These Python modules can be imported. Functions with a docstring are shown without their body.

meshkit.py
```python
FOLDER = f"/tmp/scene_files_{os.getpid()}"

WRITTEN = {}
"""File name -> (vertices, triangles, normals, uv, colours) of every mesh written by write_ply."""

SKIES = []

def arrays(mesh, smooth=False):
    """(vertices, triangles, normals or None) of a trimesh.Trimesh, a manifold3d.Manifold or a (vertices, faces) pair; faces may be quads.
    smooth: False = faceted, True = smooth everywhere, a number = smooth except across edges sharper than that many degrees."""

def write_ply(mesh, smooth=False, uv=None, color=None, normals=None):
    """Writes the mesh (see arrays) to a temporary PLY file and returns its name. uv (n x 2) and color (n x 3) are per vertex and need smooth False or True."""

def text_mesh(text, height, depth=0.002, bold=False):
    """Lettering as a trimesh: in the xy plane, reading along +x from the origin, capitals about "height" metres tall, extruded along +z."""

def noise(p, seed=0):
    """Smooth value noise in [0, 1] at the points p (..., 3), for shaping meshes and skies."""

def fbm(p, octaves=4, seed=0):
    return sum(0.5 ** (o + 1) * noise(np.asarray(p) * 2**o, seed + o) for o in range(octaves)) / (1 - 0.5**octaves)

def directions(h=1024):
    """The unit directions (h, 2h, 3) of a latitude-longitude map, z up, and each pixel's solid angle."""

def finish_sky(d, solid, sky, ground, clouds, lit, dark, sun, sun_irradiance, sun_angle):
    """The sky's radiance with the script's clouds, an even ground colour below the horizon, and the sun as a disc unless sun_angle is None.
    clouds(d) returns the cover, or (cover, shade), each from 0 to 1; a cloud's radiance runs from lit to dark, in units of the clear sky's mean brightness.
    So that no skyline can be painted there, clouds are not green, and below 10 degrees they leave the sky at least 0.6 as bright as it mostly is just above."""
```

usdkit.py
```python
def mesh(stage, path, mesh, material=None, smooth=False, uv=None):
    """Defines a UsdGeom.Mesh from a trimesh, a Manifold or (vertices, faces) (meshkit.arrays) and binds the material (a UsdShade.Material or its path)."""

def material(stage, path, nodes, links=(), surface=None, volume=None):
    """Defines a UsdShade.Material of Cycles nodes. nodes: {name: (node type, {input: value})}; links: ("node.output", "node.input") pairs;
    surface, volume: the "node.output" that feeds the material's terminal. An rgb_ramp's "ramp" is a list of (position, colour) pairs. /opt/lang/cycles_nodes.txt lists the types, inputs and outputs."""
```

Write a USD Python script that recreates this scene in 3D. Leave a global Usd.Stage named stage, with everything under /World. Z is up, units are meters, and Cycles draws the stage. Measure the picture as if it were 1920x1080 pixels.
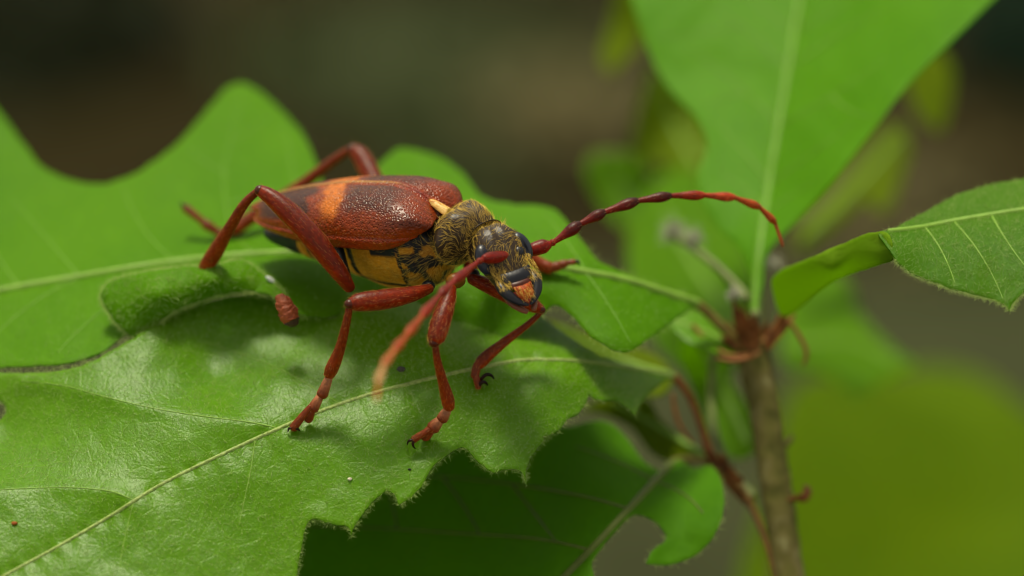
import math, random
import numpy as np
import trimesh, usdkit, meshkit
from pxr import Usd, UsdGeom, UsdLux, UsdShade, Sdf, Gf, Vt
from scipy.interpolate import PchipInterpolator, RBFInterpolator
from scipy.spatial import Delaunay, cKDTree
from shapely.geometry import Polygon, Point
import shapely

random.seed(4); rng = np.random.default_rng(4)
stage = Usd.Stage.CreateInMemory()
UsdGeom.SetStageUpAxis(stage, 'Z'); UsdGeom.SetStageMetersPerUnit(stage, 1.0)
UsdGeom.Xform.Define(stage, '/World'); UsdGeom.Scope.Define(stage, '/World/Looks')

# ------------------------------------------------------------------ camera, sky, sun, exposure
PITCH = math.radians(26.0)          # the lens looks down at the leaf by this much
DIST, WIDTH = 186.0, 67.0           # mm: distance of sharpest focus, width of the field there
MM = 0.001
RIGHT = np.array([1.0, 0, 0]); FWD = np.array([0, math.cos(PITCH), -math.sin(PITCH)]); UP = np.array([0, math.sin(PITCH), math.cos(PITCH)])
EYE = -FWD * DIST
cam = UsdGeom.Camera.Define(stage, '/World/camera')
M = Gf.Matrix4d(1.0)
for r_, vec in enumerate((RIGHT, UP, -FWD, EYE * MM)):
    M.SetRow(r_, Gf.Vec4d(*map(float, vec), 1.0 if r_ == 3 else 0.0))
cam.AddTransformOp().Set(M)
cam.CreateHorizontalApertureAttr(36.0); cam.CreateVerticalApertureAttr(20.25)
cam.CreateFocalLengthAttr(36.0 * DIST / WIDTH)
cam.CreateFocusDistanceAttr(DIST * MM)
cam.CreateFStopAttr(36.0 * DIST / WIDTH / 7.5)      # a 7.5 mm wide opening
cam.CreateClippingRangeAttr(Gf.Vec2f(0.01, 500.0))
cam.CreateExposureAttr(1.15)

SUN_EL, SUN_AZ = math.radians(74), math.radians(-25)     # azimuth from +y towards +x
TO_SUN = np.array([math.cos(SUN_EL) * math.sin(SUN_AZ), math.cos(SUN_EL) * math.cos(SUN_AZ), math.sin(SUN_EL)])
sun = UsdLux.DistantLight.Define(stage, '/World/sun')
sun.CreateIntensityAttr(0.4); sun.CreateAngleAttr(12.0); sun.CreateColorAttr(Gf.Vec3f(1.0, 0.92, 0.70))
sun.CreateNormalizeAttr(True)
zax = TO_SUN; xax = np.cross([0, 1, 0], zax); xax /= np.linalg.norm(xax); yax = np.cross(zax, xax)
M = Gf.Matrix4d(1.0)
for r_, vec in enumerate((xax, yax, zax)):
    M.SetRow(r_, Gf.Vec4d(*map(float, vec), 0.0))
sun.AddTransformOp().Set(M)
sky = UsdLux.DomeLight.Define(stage, '/World/sky')
skymat = usdkit.material(stage, '/World/Looks/sky_look', {
    's': ('sky_texture', {'sky_type': 'single_scattering', 'sun_disc': False, 'sun_elevation': SUN_EL, 'sun_rotation': SUN_AZ, 'aerosol_density': 2.0}),
    'tc': ('texture_coordinate', {}), 'n': ('noise_texture', {'scale': 3.0, 'detail': 5.0, 'roughness': 0.6}),
    'c': ('map_range', {'from_min': 0.36, 'from_max': 0.56, 'to_min': 0.72, 'to_max': 1.0, 'clamp': True}),
    'w': ('rgb_to_bw', {}), 'wt': ('mix', {'mix_type': 'multiply', 'fac': 1.0, 'color2': (1.04, 0.97, 0.78)}), 'm': ('mix', {'mix_type': 'mix'}),
    'b': ('background_shader', {'strength': 0.085})},
    [('tc.generated', 'n.vector'), ('n.fac', 'c.value'), ('s.color', 'w.color'), ('c.result', 'm.fac'), ('s.color', 'm.color1'), ('w.val', 'wt.color1'), ('wt.color', 'm.color2'), ('m.color', 'b.color')], surface='b.background')
UsdShade.MaterialBindingAPI.Apply(sky.GetPrim()).Bind(skymat)
sky.GetPrim().SetCustomDataByKey('kind', 'structure')

# ------------------------------------------------------------------ helpers
S = 1920.0 / WIDTH                  # photo pixels per millimetre at the focus distance

def P(px, py, t):
    """The point (mm) that lies t mm beyond the plane of focus on the ray through a photo pixel."""
    px, py, t = np.broadcast_arrays(np.asarray(px, float), np.asarray(py, float), np.asarray(t, float))
    k = (DIST + t) / DIST / S
    return ((px - 960) * k)[..., None] * RIGHT + ((540 - py) * k)[..., None] * UP + t[..., None] * FWD

def pix(p):
    p = np.asarray(p, float) - EYE
    d = p @ FWD
    return np.stack([960 + p @ RIGHT / d * DIST * S, 540 - p @ UP / d * DIST * S, d - DIST], -1)

used = {}
def path_for(name, parent=None):
    base = (parent if isinstance(parent, str) else str(parent.GetPath()) if parent else '/World') + '/' + name
    k = used.get(base, 0); used[base] = k + 1
    return base if k == 0 else f'{base}_{k:03d}'

def tag(prim, label=None, category=None, group=None, kind=None):
    for key, val in (('label', label), ('category', category), ('group', group), ('kind', kind)):
        if val: prim.SetCustomDataByKey(key, val)
    return prim

def thing(name, label, category, group=None, parent=None, loc=None):
    x = UsdGeom.Xform.Define(stage, path_for(name, parent))
    if loc is not None: x.AddTranslateOp().Set(Gf.Vec3d(*[float(c) * MM for c in loc]))
    return tag(x.GetPrim(), label, category, group)

def part(name, parent=None):
    return UsdGeom.Xform.Define(stage, path_for(name, parent)).GetPrim()

def obj(name, vf, material, parent=None, smooth=True, tint=None, attrs=None):
    m = usdkit.mesh(stage, path_for(name, parent), (np.asarray(vf[0]) * MM, np.asarray(vf[1])), material, smooth)
    if tint is not None:
        UsdGeom.PrimvarsAPI(m).CreatePrimvar('tint', Sdf.ValueTypeNames.Color3fArray, 'vertex').Set(Vt.Vec3fArray.FromNumpy(np.asarray(tint, np.float32)))
    m.CreateDoubleSidedAttr(True)
    return m.GetPrim()

def hairs(name, curves, width, material, parent, kind=None):
    """curves: (n, k, 3) in mm; each hair tapers."""
    n, k, _ = curves.shape
    c = UsdGeom.BasisCurves.Define(stage, path_for(name, parent))
    c.CreateTypeAttr('linear')
    c.CreatePointsAttr(Vt.Vec3fArray.FromNumpy((curves.reshape(-1, 3) * MM).astype(np.float32)))
    c.CreateCurveVertexCountsAttr(Vt.IntArray.FromNumpy(np.full(n, k, np.int32)))
    w = np.tile(np.linspace(1.0, 0.25, k), n) * np.repeat(np.broadcast_to(width, n), k)
    c.CreateWidthsAttr(Vt.FloatArray.FromNumpy((w * MM).astype(np.float32))); c.SetWidthsInterpolation('vertex')
    UsdShade.MaterialBindingAPI.Apply(c.GetPrim()).Bind(material)
    if kind: c.GetPrim().SetCustomDataByKey('kind', kind)
    return c.GetPrim()

def unit(v):
    v = np.asarray(v, float)
    return v / np.maximum(np.linalg.norm(v, axis=-1, keepdims=True), 1e-12)

def grid_faces(n, m, wrap=False):
    i, j = np.meshgrid(np.arange(n - 1), np.arange(m if wrap else m - 1), indexing='ij')
    a, b = i * m + j, i * m + (j + 1) % m
    c, d = (i + 1) * m + (j + 1) % m, (i + 1) * m + j
    return np.vstack([np.stack([a, b, c], -1).reshape(-1, 3), np.stack([a, c, d], -1).reshape(-1, 3)])

def normals_of(v, f):
    n = np.zeros_like(v); fn = np.cross(v[f[:, 1]] - v[f[:, 0]], v[f[:, 2]] - v[f[:, 0]])
    for k in range(3): np.add.at(n, f[:, k], fn)
    return unit(n)

def resample(points, n, values=None):
    p = np.asarray(points, float)
    s = np.r_[0, np.cumsum(np.linalg.norm(np.diff(p, axis=0), axis=1))]
    u = np.linspace(0, s[-1], n)
    q = PchipInterpolator(s, p)(u) if len(p) > 2 else np.array([np.interp(u, s, p[:, k]) for k in range(p.shape[1])]).T
    return (q, PchipInterpolator(s, values)(u)) if values is not None else q

def tube(points, radii, n=14, rows=28, flat=1.0, flat_dir=None, caps=True, smoothpath=True):
    """A swept tube with rounded ends; radii at the given points; flat < 1 squashes it along flat_dir."""
    p = np.asarray(points, float); r = np.asarray(radii, float)
    if smoothpath: p, r = resample(p, rows, r)
    t = unit(np.gradient(p, axis=0))
    if caps:
        k = np.array([1.0, 0.8, 0.45])
        e0 = [p[0] - t[0] * r[0] * a for a in (0.75, 0.6, 0.33)]; w0 = [r[0] * a for a in (0.02, 0.55, 0.85)]
        e1 = [p[-1] + t[-1] * r[-1] * a for a in (0.33, 0.6, 0.75)]; w1 = [r[-1] * a for a in (0.85, 0.55, 0.02)]
        p = np.vstack([e0, p, e1]); r = np.r_[w0, r, w1]; t = np.vstack([[t[0]] * 3, t, [t[-1]] * 3])
    a = np.zeros_like(p)
    first = np.cross(t[0], [0.3, 0.2, 0.93] if flat_dir is None else flat_dir); a[0] = unit(first)
    for i in range(1, len(p)):
        x = a[i - 1] - t[i] * (a[i - 1] @ t[i]); a[i] = unit(x)
    b = np.cross(t, a)
    ang = np.arange(n) * 2 * np.pi / n
    v = p[:, None] + r[:, None, None] * (np.cos(ang)[None, :, None] * a[:, None] + flat * np.sin(ang)[None, :, None] * b[:, None])
    return v.reshape(-1, 3), grid_faces(len(p), n, True)[:, ::-1]

def join(*parts):
    vs, fs, k = [], [], 0
    for v, f in parts:
        vs.append(v); fs.append(np.asarray(f) + k); k += len(v)
    return np.vstack(vs), np.vstack(fs)

def ellipsoid(center, ax, n=3):
    m = trimesh.creation.icosphere(n, 1.0)
    return np.asarray(m.vertices) @ np.asarray(ax) + center, np.asarray(m.faces)

def solid_sheet(v, f, thick, uvn=None):
    """A thin closed body: the sheet, its copy set back by thick along the normals, and the rim between."""
    n = normals_of(v, f) if uvn is None else uvn
    e = np.sort(np.vstack([f[:, [0, 1]], f[:, [1, 2]], f[:, [2, 0]]]), axis=1)
    de = np.vstack([f[:, [0, 1]], f[:, [1, 2]], f[:, [2, 0]]])
    _, inv, cnt = np.unique(e, axis=0, return_inverse=True, return_counts=True)
    rim = de[cnt[inv.ravel()] == 1]
    k = len(v)
    side = np.vstack([np.stack([rim[:, 1], rim[:, 0], rim[:, 0] + k], -1), np.stack([rim[:, 1], rim[:, 0] + k, rim[:, 1] + k], -1)])
    return np.vstack([v, v - n * thick]), np.vstack([f, f[:, ::-1] + k, side]), np.unique(rim)

def sample_surface(v, f, n, weight=None):
    a = np.linalg.norm(np.cross(v[f[:, 1]] - v[f[:, 0]], v[f[:, 2]] - v[f[:, 0]]), axis=1)
    if weight is not None: a = a * weight
    k = rng.choice(len(f), n, p=a / a.sum())
    u = rng.random((n, 2)); u = np.where(u.sum(1, keepdims=True) > 1, 1 - u, u)
    bary = np.c_[1 - u.sum(1), u]
    return (v[f[k]] * bary[..., None]).sum(1), k, bary

def hair_curves(p, d0, d1, length, k=4):
    """Hairs that start along d0 and bend to d1."""
    s = np.linspace(0, 1, k)[None, :, None]; L = np.broadcast_to(length, len(p))[:, None, None]
    return p[:, None] + L * (s * d0[:, None] * (1 - 0.5 * s) + 0.5 * s * s * d1[:, None])

# ------------------------------------------------------------------ materials
def lin(r, g, b):
    c = np.array([r, g, b]) / 255.0
    return tuple(np.where(c < 0.04045, c / 12.92, ((c + 0.055) / 1.055) ** 2.4))

def leaf_material(name, c1, c2, trans, rough=0.42, spec=0.45, through=0.4, scale=1.0, fine=True):
    nodes = {
        'g': ('geometry', {}),
        'big': ('noise_texture', {'scale': 90.0 * scale, 'detail': 4.0, 'roughness': 0.6}),
        'ramp': ('rgb_ramp', {'ramp': [(0.3, c1), (0.7, c2)]}),
        'net': ('voronoi_texture', {'feature': 'distance_to_edge', 'scale': 900.0 * scale, 'randomness': 1.0}),
        'netr': ('map_range', {'value': 0.0, 'from_min': 0.0, 'from_max': 0.09, 'to_min': 0.6, 'to_max': 1.0, 'clamp': True}),
        'fine': ('noise_texture', {'scale': 5200.0 * scale, 'detail': 3.0, 'roughness': 0.6}),
        'sum': ('math', {'math_type': 'multiply_add', 'value2': 0.6}),
        'bump': ('bump', {'strength': 0.8, 'distance': 0.00005}),
        'mixc': ('mix', {'mix_type': 'mix', 'color1': tuple(min(1, c * 1.2 + 0.002) for c in c2)}),
        'p': ('principled_bsdf', {'roughness': rough, 'specular_ior_level': spec}),
        'tr': ('translucent_bsdf', {'color': trans}),
        'mx': ('mix_closure', {'fac': through})}
    links = [('g.position', 'big.vector'), ('g.position', 'net.vector'), ('g.position', 'fine.vector'),
             ('big.fac', 'ramp.fac'), ('net.distance', 'netr.value'), ('netr.result', 'sum.value1'), ('fine.fac', 'sum.value3'),
             ('sum.value', 'bump.height'), ('netr.result', 'mixc.fac'), ('ramp.color', 'mixc.color2'), ('mixc.result' if False else 'mixc.color', 'p.base_color'),
             ('bump.normal', 'p.normal'), ('p.BSDF', 'mx.closure1'), ('tr.BSDF', 'mx.closure2')]
    return usdkit.material(stage, '/World/Looks/' + name, nodes, links, surface='mx.closure')

def plain(name, color, rough=0.5, spec=0.4, vary=0.25, scale=800.0, bump=0.0, bdist=0.00005, **kw):
    nodes = {'g': ('geometry', {}), 'n': ('noise_texture', {'scale': scale, 'detail': 4.0}),
             'r': ('rgb_ramp', {'ramp': [(0.3, tuple(c * (1 - vary) for c in color)), (0.7, tuple(min(1, c * (1 + vary)) for c in color))]}),
             'p': ('principled_bsdf', {'roughness': rough, 'specular_ior_level': spec, **kw})}
    links = [('g.position', 'n.vector'), ('n.fac', 'r.fac'), ('r.color', 'p.base_color')]
    if bump:
        nodes['b'] = ('bump', {'strength': bump, 'distance': bdist}); links += [('n.fac', 'b.height'), ('b.normal', 'p.normal')]
    return usdkit.material(stage, '/World/Looks/' + name, nodes, links, surface='p.BSDF')

def tinted(name, rough=0.4, spec=0.5, bump=0.0, scale=3000.0, vor=False, coat=0.0, vary=0.15):
    """Colour from the mesh's own tint primvar, with fine relief."""
    nodes = {'a': ('attribute', {'attribute': 'tint'}), 'g': ('geometry', {}),
             'n': ('noise_texture', {'scale': scale * 0.5, 'detail': 3.0}),
             'h': ('map_range', {'from_min': 0.3, 'from_max': 0.7, 'to_min': 1 - vary, 'to_max': 1 + vary}),
             'm': ('vector_math', {'math_type': 'scale'}),
             'p': ('principled_bsdf', {'roughness': rough, 'specular_ior_level': spec, 'coat_weight': coat, 'coat_roughness': 0.15}),
             'b': ('bump', {'strength': bump, 'distance': 0.00006})}
    links = [('g.position', 'n.vector'), ('n.fac', 'h.value'), ('a.color', 'm.vector1'), ('h.result', 'm.scale'), ('m.vector', 'p.base_color')]
    if bump:
        if vor:
            nodes['v'] = ('voronoi_texture', {'feature': 'smooth_f1', 'scale': scale, 'smoothness': 0.35})
            nodes['iv'] = ('map_range', {'from_min': 0.1, 'from_max': 0.6, 'to_min': 0.0, 'to_max': 1.0, 'clamp': True})
            links += [('g.position', 'v.vector'), ('v.distance', 'iv.value'), ('iv.result', 'b.height')]
        else:
            links += [('n.fac', 'b.height')]
        links += [('b.normal', 'p.normal')]
    return usdkit.material(stage, '/World/Looks/' + name, nodes, links, surface='p.BSDF')

LEAF = leaf_material('young_leaf', (0.105, 0.285, 0.001), (0.145, 0.35, 0.002), (0.27, 0.52, 0.002), through=0.40, rough=0.32, spec=0.36)
LEAF_B = leaf_material('matte_leaf', (0.085, 0.26, 0.001), (0.12, 0.32, 0.002), (0.23, 0.50, 0.002), through=0.42, rough=0.5, spec=0.12)
LEAF_C = leaf_material('upright_leaf', (0.10, 0.31, 0.003), (0.135, 0.38, 0.004), (0.25, 0.58, 0.004), rough=0.5, spec=0.15, through=0.5)
LEAF_F = leaf_material('olive_leaf', (0.10, 0.19, 0.001), (0.135, 0.23, 0.001), (0.27, 0.44, 0.001), rough=0.7, spec=0.08, through=0.5)
LEAF_BACK = leaf_material('back_lit_leaf', (0.11, 0.27, 0.003), (0.15, 0.34, 0.005), (0.40, 0.66, 0.01), rough=0.6, spec=0.12, through=0.6)
LEAF_DARK = leaf_material('shaded_leaf', (0.075, 0.25, 0.002), (0.105, 0.30, 0.003), (0.30, 0.56, 0.002), rough=0.6, spec=0.12, through=0.5)  # for the leaf under the front one: its shade put into a darker green
LEAF_YEL = leaf_material('yellow_leaf', (0.12, 0.19, 0.001), (0.16, 0.235, 0.001), (0.30, 0.42, 0.002), rough=0.7, spec=0.1, through=0.5)
VEIN = plain('vein_look', (0.185, 0.345, 0.035), rough=0.55, vary=0.15)
VEIN_A = plain('pale_vein_look', (0.27, 0.37, 0.09), rough=0.45, vary=0.3, scale=5000.0, bump=0.8, bdist=0.0001)
VEIN_C = plain('soft_vein_look', (0.115, 0.28, 0.006), rough=0.55, vary=0.1)
VEIN_DK = plain('vein_dark_look', (0.09, 0.13, 0.012), rough=0.55, vary=0.15)
LEAF_HAIR = plain('leaf_hair_look', (0.36, 0.50, 0.12), rough=0.4, vary=0.1)
BARK = plain('bark_look', (0.115, 0.115, 0.022), rough=0.85, vary=0.65, scale=1300.0, bump=0.7, bdist=0.0002)
BARK = usdkit.material(stage, '/World/Looks/bark_streak_look', {
    'g': ('geometry', {}), 'm': ('mapping', {'scale': (1.0, 1.0, 0.16)}), 'n': ('noise_texture', {'scale': 1500.0, 'detail': 4.0, 'roughness': 0.65}), 'n2': ('noise_texture', {'scale': 500.0, 'detail': 3.0}),
    'r': ('rgb_ramp', {'ramp': [(0.32, (0.045, 0.05, 0.010)), (0.48, (0.12, 0.115, 0.025)), (0.60, (0.15, 0.13, 0.04)), (0.74, (0.30, 0.29, 0.13))]}),
    'a': ('math', {'math_type': 'multiply_add', 'value2': 0.45}), 's': ('math', {'math_type': 'multiply', 'value2': 0.58}), 'b': ('bump', {'strength': 0.7, 'distance': 0.0002}), 'p': ('principled_bsdf', {'roughness': 0.85, 'specular_ior_level': 0.2})},
    [('g.position', 'm.vector'), ('m.vector', 'n.vector'), ('g.position', 'n2.vector'), ('n2.fac', 'a.value1'), ('n.fac', 's.value1'), ('s.value', 'a.value3'), ('a.value', 'r.fac'), ('r.color', 'p.base_color'), ('n.fac', 'b.height'), ('b.normal', 'p.normal')], surface='p.BSDF')
GREEN_STEM = plain('green_stem_look', (0.15, 0.19, 0.05), rough=0.6, vary=0.25)
RED_STEM = plain('red_stem_look', (0.20, 0.065, 0.012), rough=0.6, vary=0.4)
SCALE_BROWN = plain('bud_scale_look', (0.19, 0.07, 0.014), rough=0.6, vary=0.6, scale=900.0)
TUFT = plain('tuft_look', (0.42, 0.42, 0.32), rough=0.7)

# ------------------------------------------------------------------ the wood behind
def box_world(x, y, z): return np.array([x, y, z]) * 1000.0
GZ = -1050.0                                            # the forest floor, mm below the beetle
FLOOR = usdkit.material(stage, '/World/Looks/forest_floor_look', {
    'g': ('geometry', {}), 'n': ('noise_texture', {'scale': 3.2, 'detail': 5.0, 'roughness': 0.6}), 'n2': ('noise_texture', {'scale': 45.0, 'detail': 4.0}),
    'r': ('rgb_ramp', {'ramp': [(0.35, (0.014, 0.010, 0.002)), (0.55, (0.021, 0.016, 0.003)), (0.72, (0.012, 0.015, 0.002))]}),
    'h': ('map_range', {'from_min': 0.25, 'from_max': 0.75, 'to_min': 0.5, 'to_max': 1.4}), 'm': ('vector_math', {'math_type': 'scale'}),
    'p': ('principled_bsdf', {'roughness': 0.95, 'specular_ior_level': 0.1})},
    [('g.position', 'n.vector'), ('g.position', 'n2.vector'), ('n.fac', 'r.fac'), ('n2.fac', 'h.value'), ('r.color', 'm.vector1'), ('h.result', 'm.scale'), ('m.vector', 'p.base_color')], surface='p.BSDF')
rad = np.r_[0, np.geomspace(300, 90000, 60)]; ang = np.linspace(0, 2 * np.pi, 97)[:-1]
gx, gy = rad[:, None] * np.cos(ang), rad[:, None] * np.sin(ang)
gv = np.stack([gx, gy + 1500, GZ + 60 * (meshkit.fbm(np.stack([gx, gy, 0 * gx], -1) / 700.0, 4, 3) - 0.5)], -1).reshape(-1, 3)
floor = obj('forest_floor', (gv, grid_faces(len(rad), len(ang), True)), FLOOR); tag(floor, kind='structure')

def floor_at(px, py):
    """Where the ray through a photo pixel meets the forest floor."""
    d = P(px, py, 0.0) - EYE
    return EYE + d * ((GZ - EYE[2]) / d[2])

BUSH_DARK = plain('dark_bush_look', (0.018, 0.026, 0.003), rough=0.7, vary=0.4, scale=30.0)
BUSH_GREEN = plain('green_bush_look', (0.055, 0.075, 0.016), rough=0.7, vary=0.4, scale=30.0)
STEMS = plain('bush_stem_look', (0.05, 0.035, 0.02), rough=0.9, vary=0.4, scale=60.0)
def bush(name, label, category, base, radius, height, n, leaf, look, seed, low=0.0):
    """A low shrub: stems and a crown of leaf-sized faces spread through its volume."""
    r = np.random.default_rng(seed)
    t = thing(name, label, category)
    st = []
    for k in range(7):
        a = r.random() * 6.28; q = base + np.array([math.cos(a), math.sin(a), 0]) * radius * 0.55 * r.random()
        st.append(tube([base + r.normal(0, radius * .05, 3) * [1, 1, 0] - [0, 0, 30], (base + q) / 2 + [0, 0, height * 0.35], q + [0, 0, height * (.6 + .3 * r.random())]], [radius * .03, radius * .02, radius * .008], 6, 8))
    obj('stem', join(*st), STEMS, t)
    d = unit(r.normal(size=(n, 3))); d[:, 2] = np.abs(d[:, 2])
    c = base + d * np.array([radius, radius, height]) * (r.random((n, 1)) ** 0.45) * (0.8 + 0.35 * meshkit.noise(d * 2.2 + seed, seed)[:, None]) + [0, 0, low]
    a1 = unit(r.normal(size=(n, 3)) + d * 0.2); nn = unit(d + r.normal(0, .6, (n, 3))); a1 = unit(a1 - nn * (a1 * nn).sum(1, keepdims=True)); a2 = np.cross(nn, a1)
    L = leaf * (0.7 + 0.6 * r.random((n, 1)))
    v = np.stack([c - a1 * L, c - a2 * L * .42 + nn * L * .08, c + a1 * L, c + a2 * L * .42 + nn * L * .08, c - nn * L * .05], 1).reshape(-1, 3)
    k = np.arange(n)[:, None] * 5
    f = np.vstack([k + x for x in ([0, 1, 4], [1, 2, 4], [2, 3, 4], [3, 0, 4])])
    obj('crown', (v, f), look, t, smooth=False)
    return t

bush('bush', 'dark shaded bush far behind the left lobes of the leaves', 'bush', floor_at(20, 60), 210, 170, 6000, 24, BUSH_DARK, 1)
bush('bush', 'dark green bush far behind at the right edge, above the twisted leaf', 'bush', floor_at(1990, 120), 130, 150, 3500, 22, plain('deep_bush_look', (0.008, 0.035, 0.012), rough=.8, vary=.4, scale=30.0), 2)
bush('herb_clump', 'low grey green herbs on the forest floor behind the beetle', 'herbs', floor_at(800, 110), 240, 40, 6000, 16, BUSH_GREEN, 3)
bush('herb_clump', 'low green herbs far behind, left of the upright leaf', 'herbs', floor_at(860, 330), 80, 25, 1000, 14, BUSH_GREEN, 4)
litter = []
lr = np.random.default_rng(8)
for (px_, py_, rad_, n_) in ((1110, 250, 80, 420), (1600, 420, 130, 140)):
    for _ in range(n_):
        c = floor_at(px_, py_) + np.r_[lr.normal(0, rad_ * .55, 2), 0]; c[2] = GZ + 22 + lr.uniform(0, 14)
        a = lr.uniform(0, 6.28); d1 = np.array([math.cos(a), math.sin(a), lr.normal(0, .2)]) * lr.uniform(14, 26); d2 = np.array([-math.sin(a), math.cos(a), lr.normal(0, .3)]) * lr.uniform(6, 11); up3 = np.array([0, 0, lr.uniform(2, 6)])
        litter.append((np.array([c - d1 + up3, c - d2 * .9 - d1 * .2, c + d2 - d1 * .1, c + d1 + up3, c - d2 + d1 * .4, c + d2 * .8 + d1 * .4]), np.array([[0, 1, 2], [1, 4, 2], [4, 5, 2], [4, 3, 5]])))
lit_o = obj('leaf_litter', join(*litter), plain('litter_look', (0.095, 0.080, 0.022), rough=.8, vary=.5, scale=22.0), smooth=False)
tag(lit_o, 'dry brown fallen leaves lying on the forest floor, far out of focus', 'leaf litter', kind='stuff')
# a trodden strip of paler soil nearer to the viewer
c1, c2 = floor_at(-3000, 500), floor_at(5000, 540); n1, n2 = floor_at(-3000, 1700), floor_at(5000, 1700)
uu, ww = np.meshgrid(np.linspace(0, 1, 80), np.linspace(0, 1, 24), indexing='ij')
far_, near_ = c1 + uu[..., None] * (c2 - c1), n1 + uu[..., None] * (n2 - n1)
pv = far_ + ww[..., None] * (near_ - far_); pv[..., 1] += 70 * (meshkit.fbm(pv / 160.0, 3, 5) - .5)
def floor_z(p): q = p - [0, 1500, 0]; return GZ + 60 * (meshkit.fbm(np.stack([q[..., 0], q[..., 1], 0 * q[..., 0]], -1) / 700.0, 4, 3) - 0.5)
pv[..., 2] = floor_z(pv) + 12
PATH = plain('path_look', (0.036, 0.042, 0.017), rough=.95, spec=.1, vary=.3, scale=14.0)
path_o = obj('path', (pv.reshape(-1, 3), grid_faces(80, 24)[:, ::-1]), PATH); tag(path_o, kind='structure')

# ------------------------------------------------------------------ oak leaves
def smooth_outline(pts, step=6.0):
    """pts: (x, y) or (x, y, 1) for a sharp point; closed. Smooth between the sharp points."""
    q = [(p[0], p[1]) for p in pts]; sharp = [i for i, p in enumerate(pts) if len(p) > 2]
    if not sharp: sharp = [0]
    out = []
    for a, b in zip(sharp, sharp[1:] + [sharp[0] + len(q)]):
        seg = np.array([q[i % len(q)] for i in range(a, b + 1)], float)
        s = np.r_[0, np.cumsum(np.linalg.norm(np.diff(seg, axis=0), axis=1))]
        n = max(2, int(s[-1] / step))
        u = np.linspace(0, s[-1], n, endpoint=False)
        if len(seg) > 2:
            from scipy.interpolate import Akima1DInterpolator
            out.append(Akima1DInterpolator(s, seg)(u))
        else:
            out.append(np.array([np.interp(u, s, seg[:, 0]), np.interp(u, s, seg[:, 1])]).T)
    return np.vstack(out)

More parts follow.
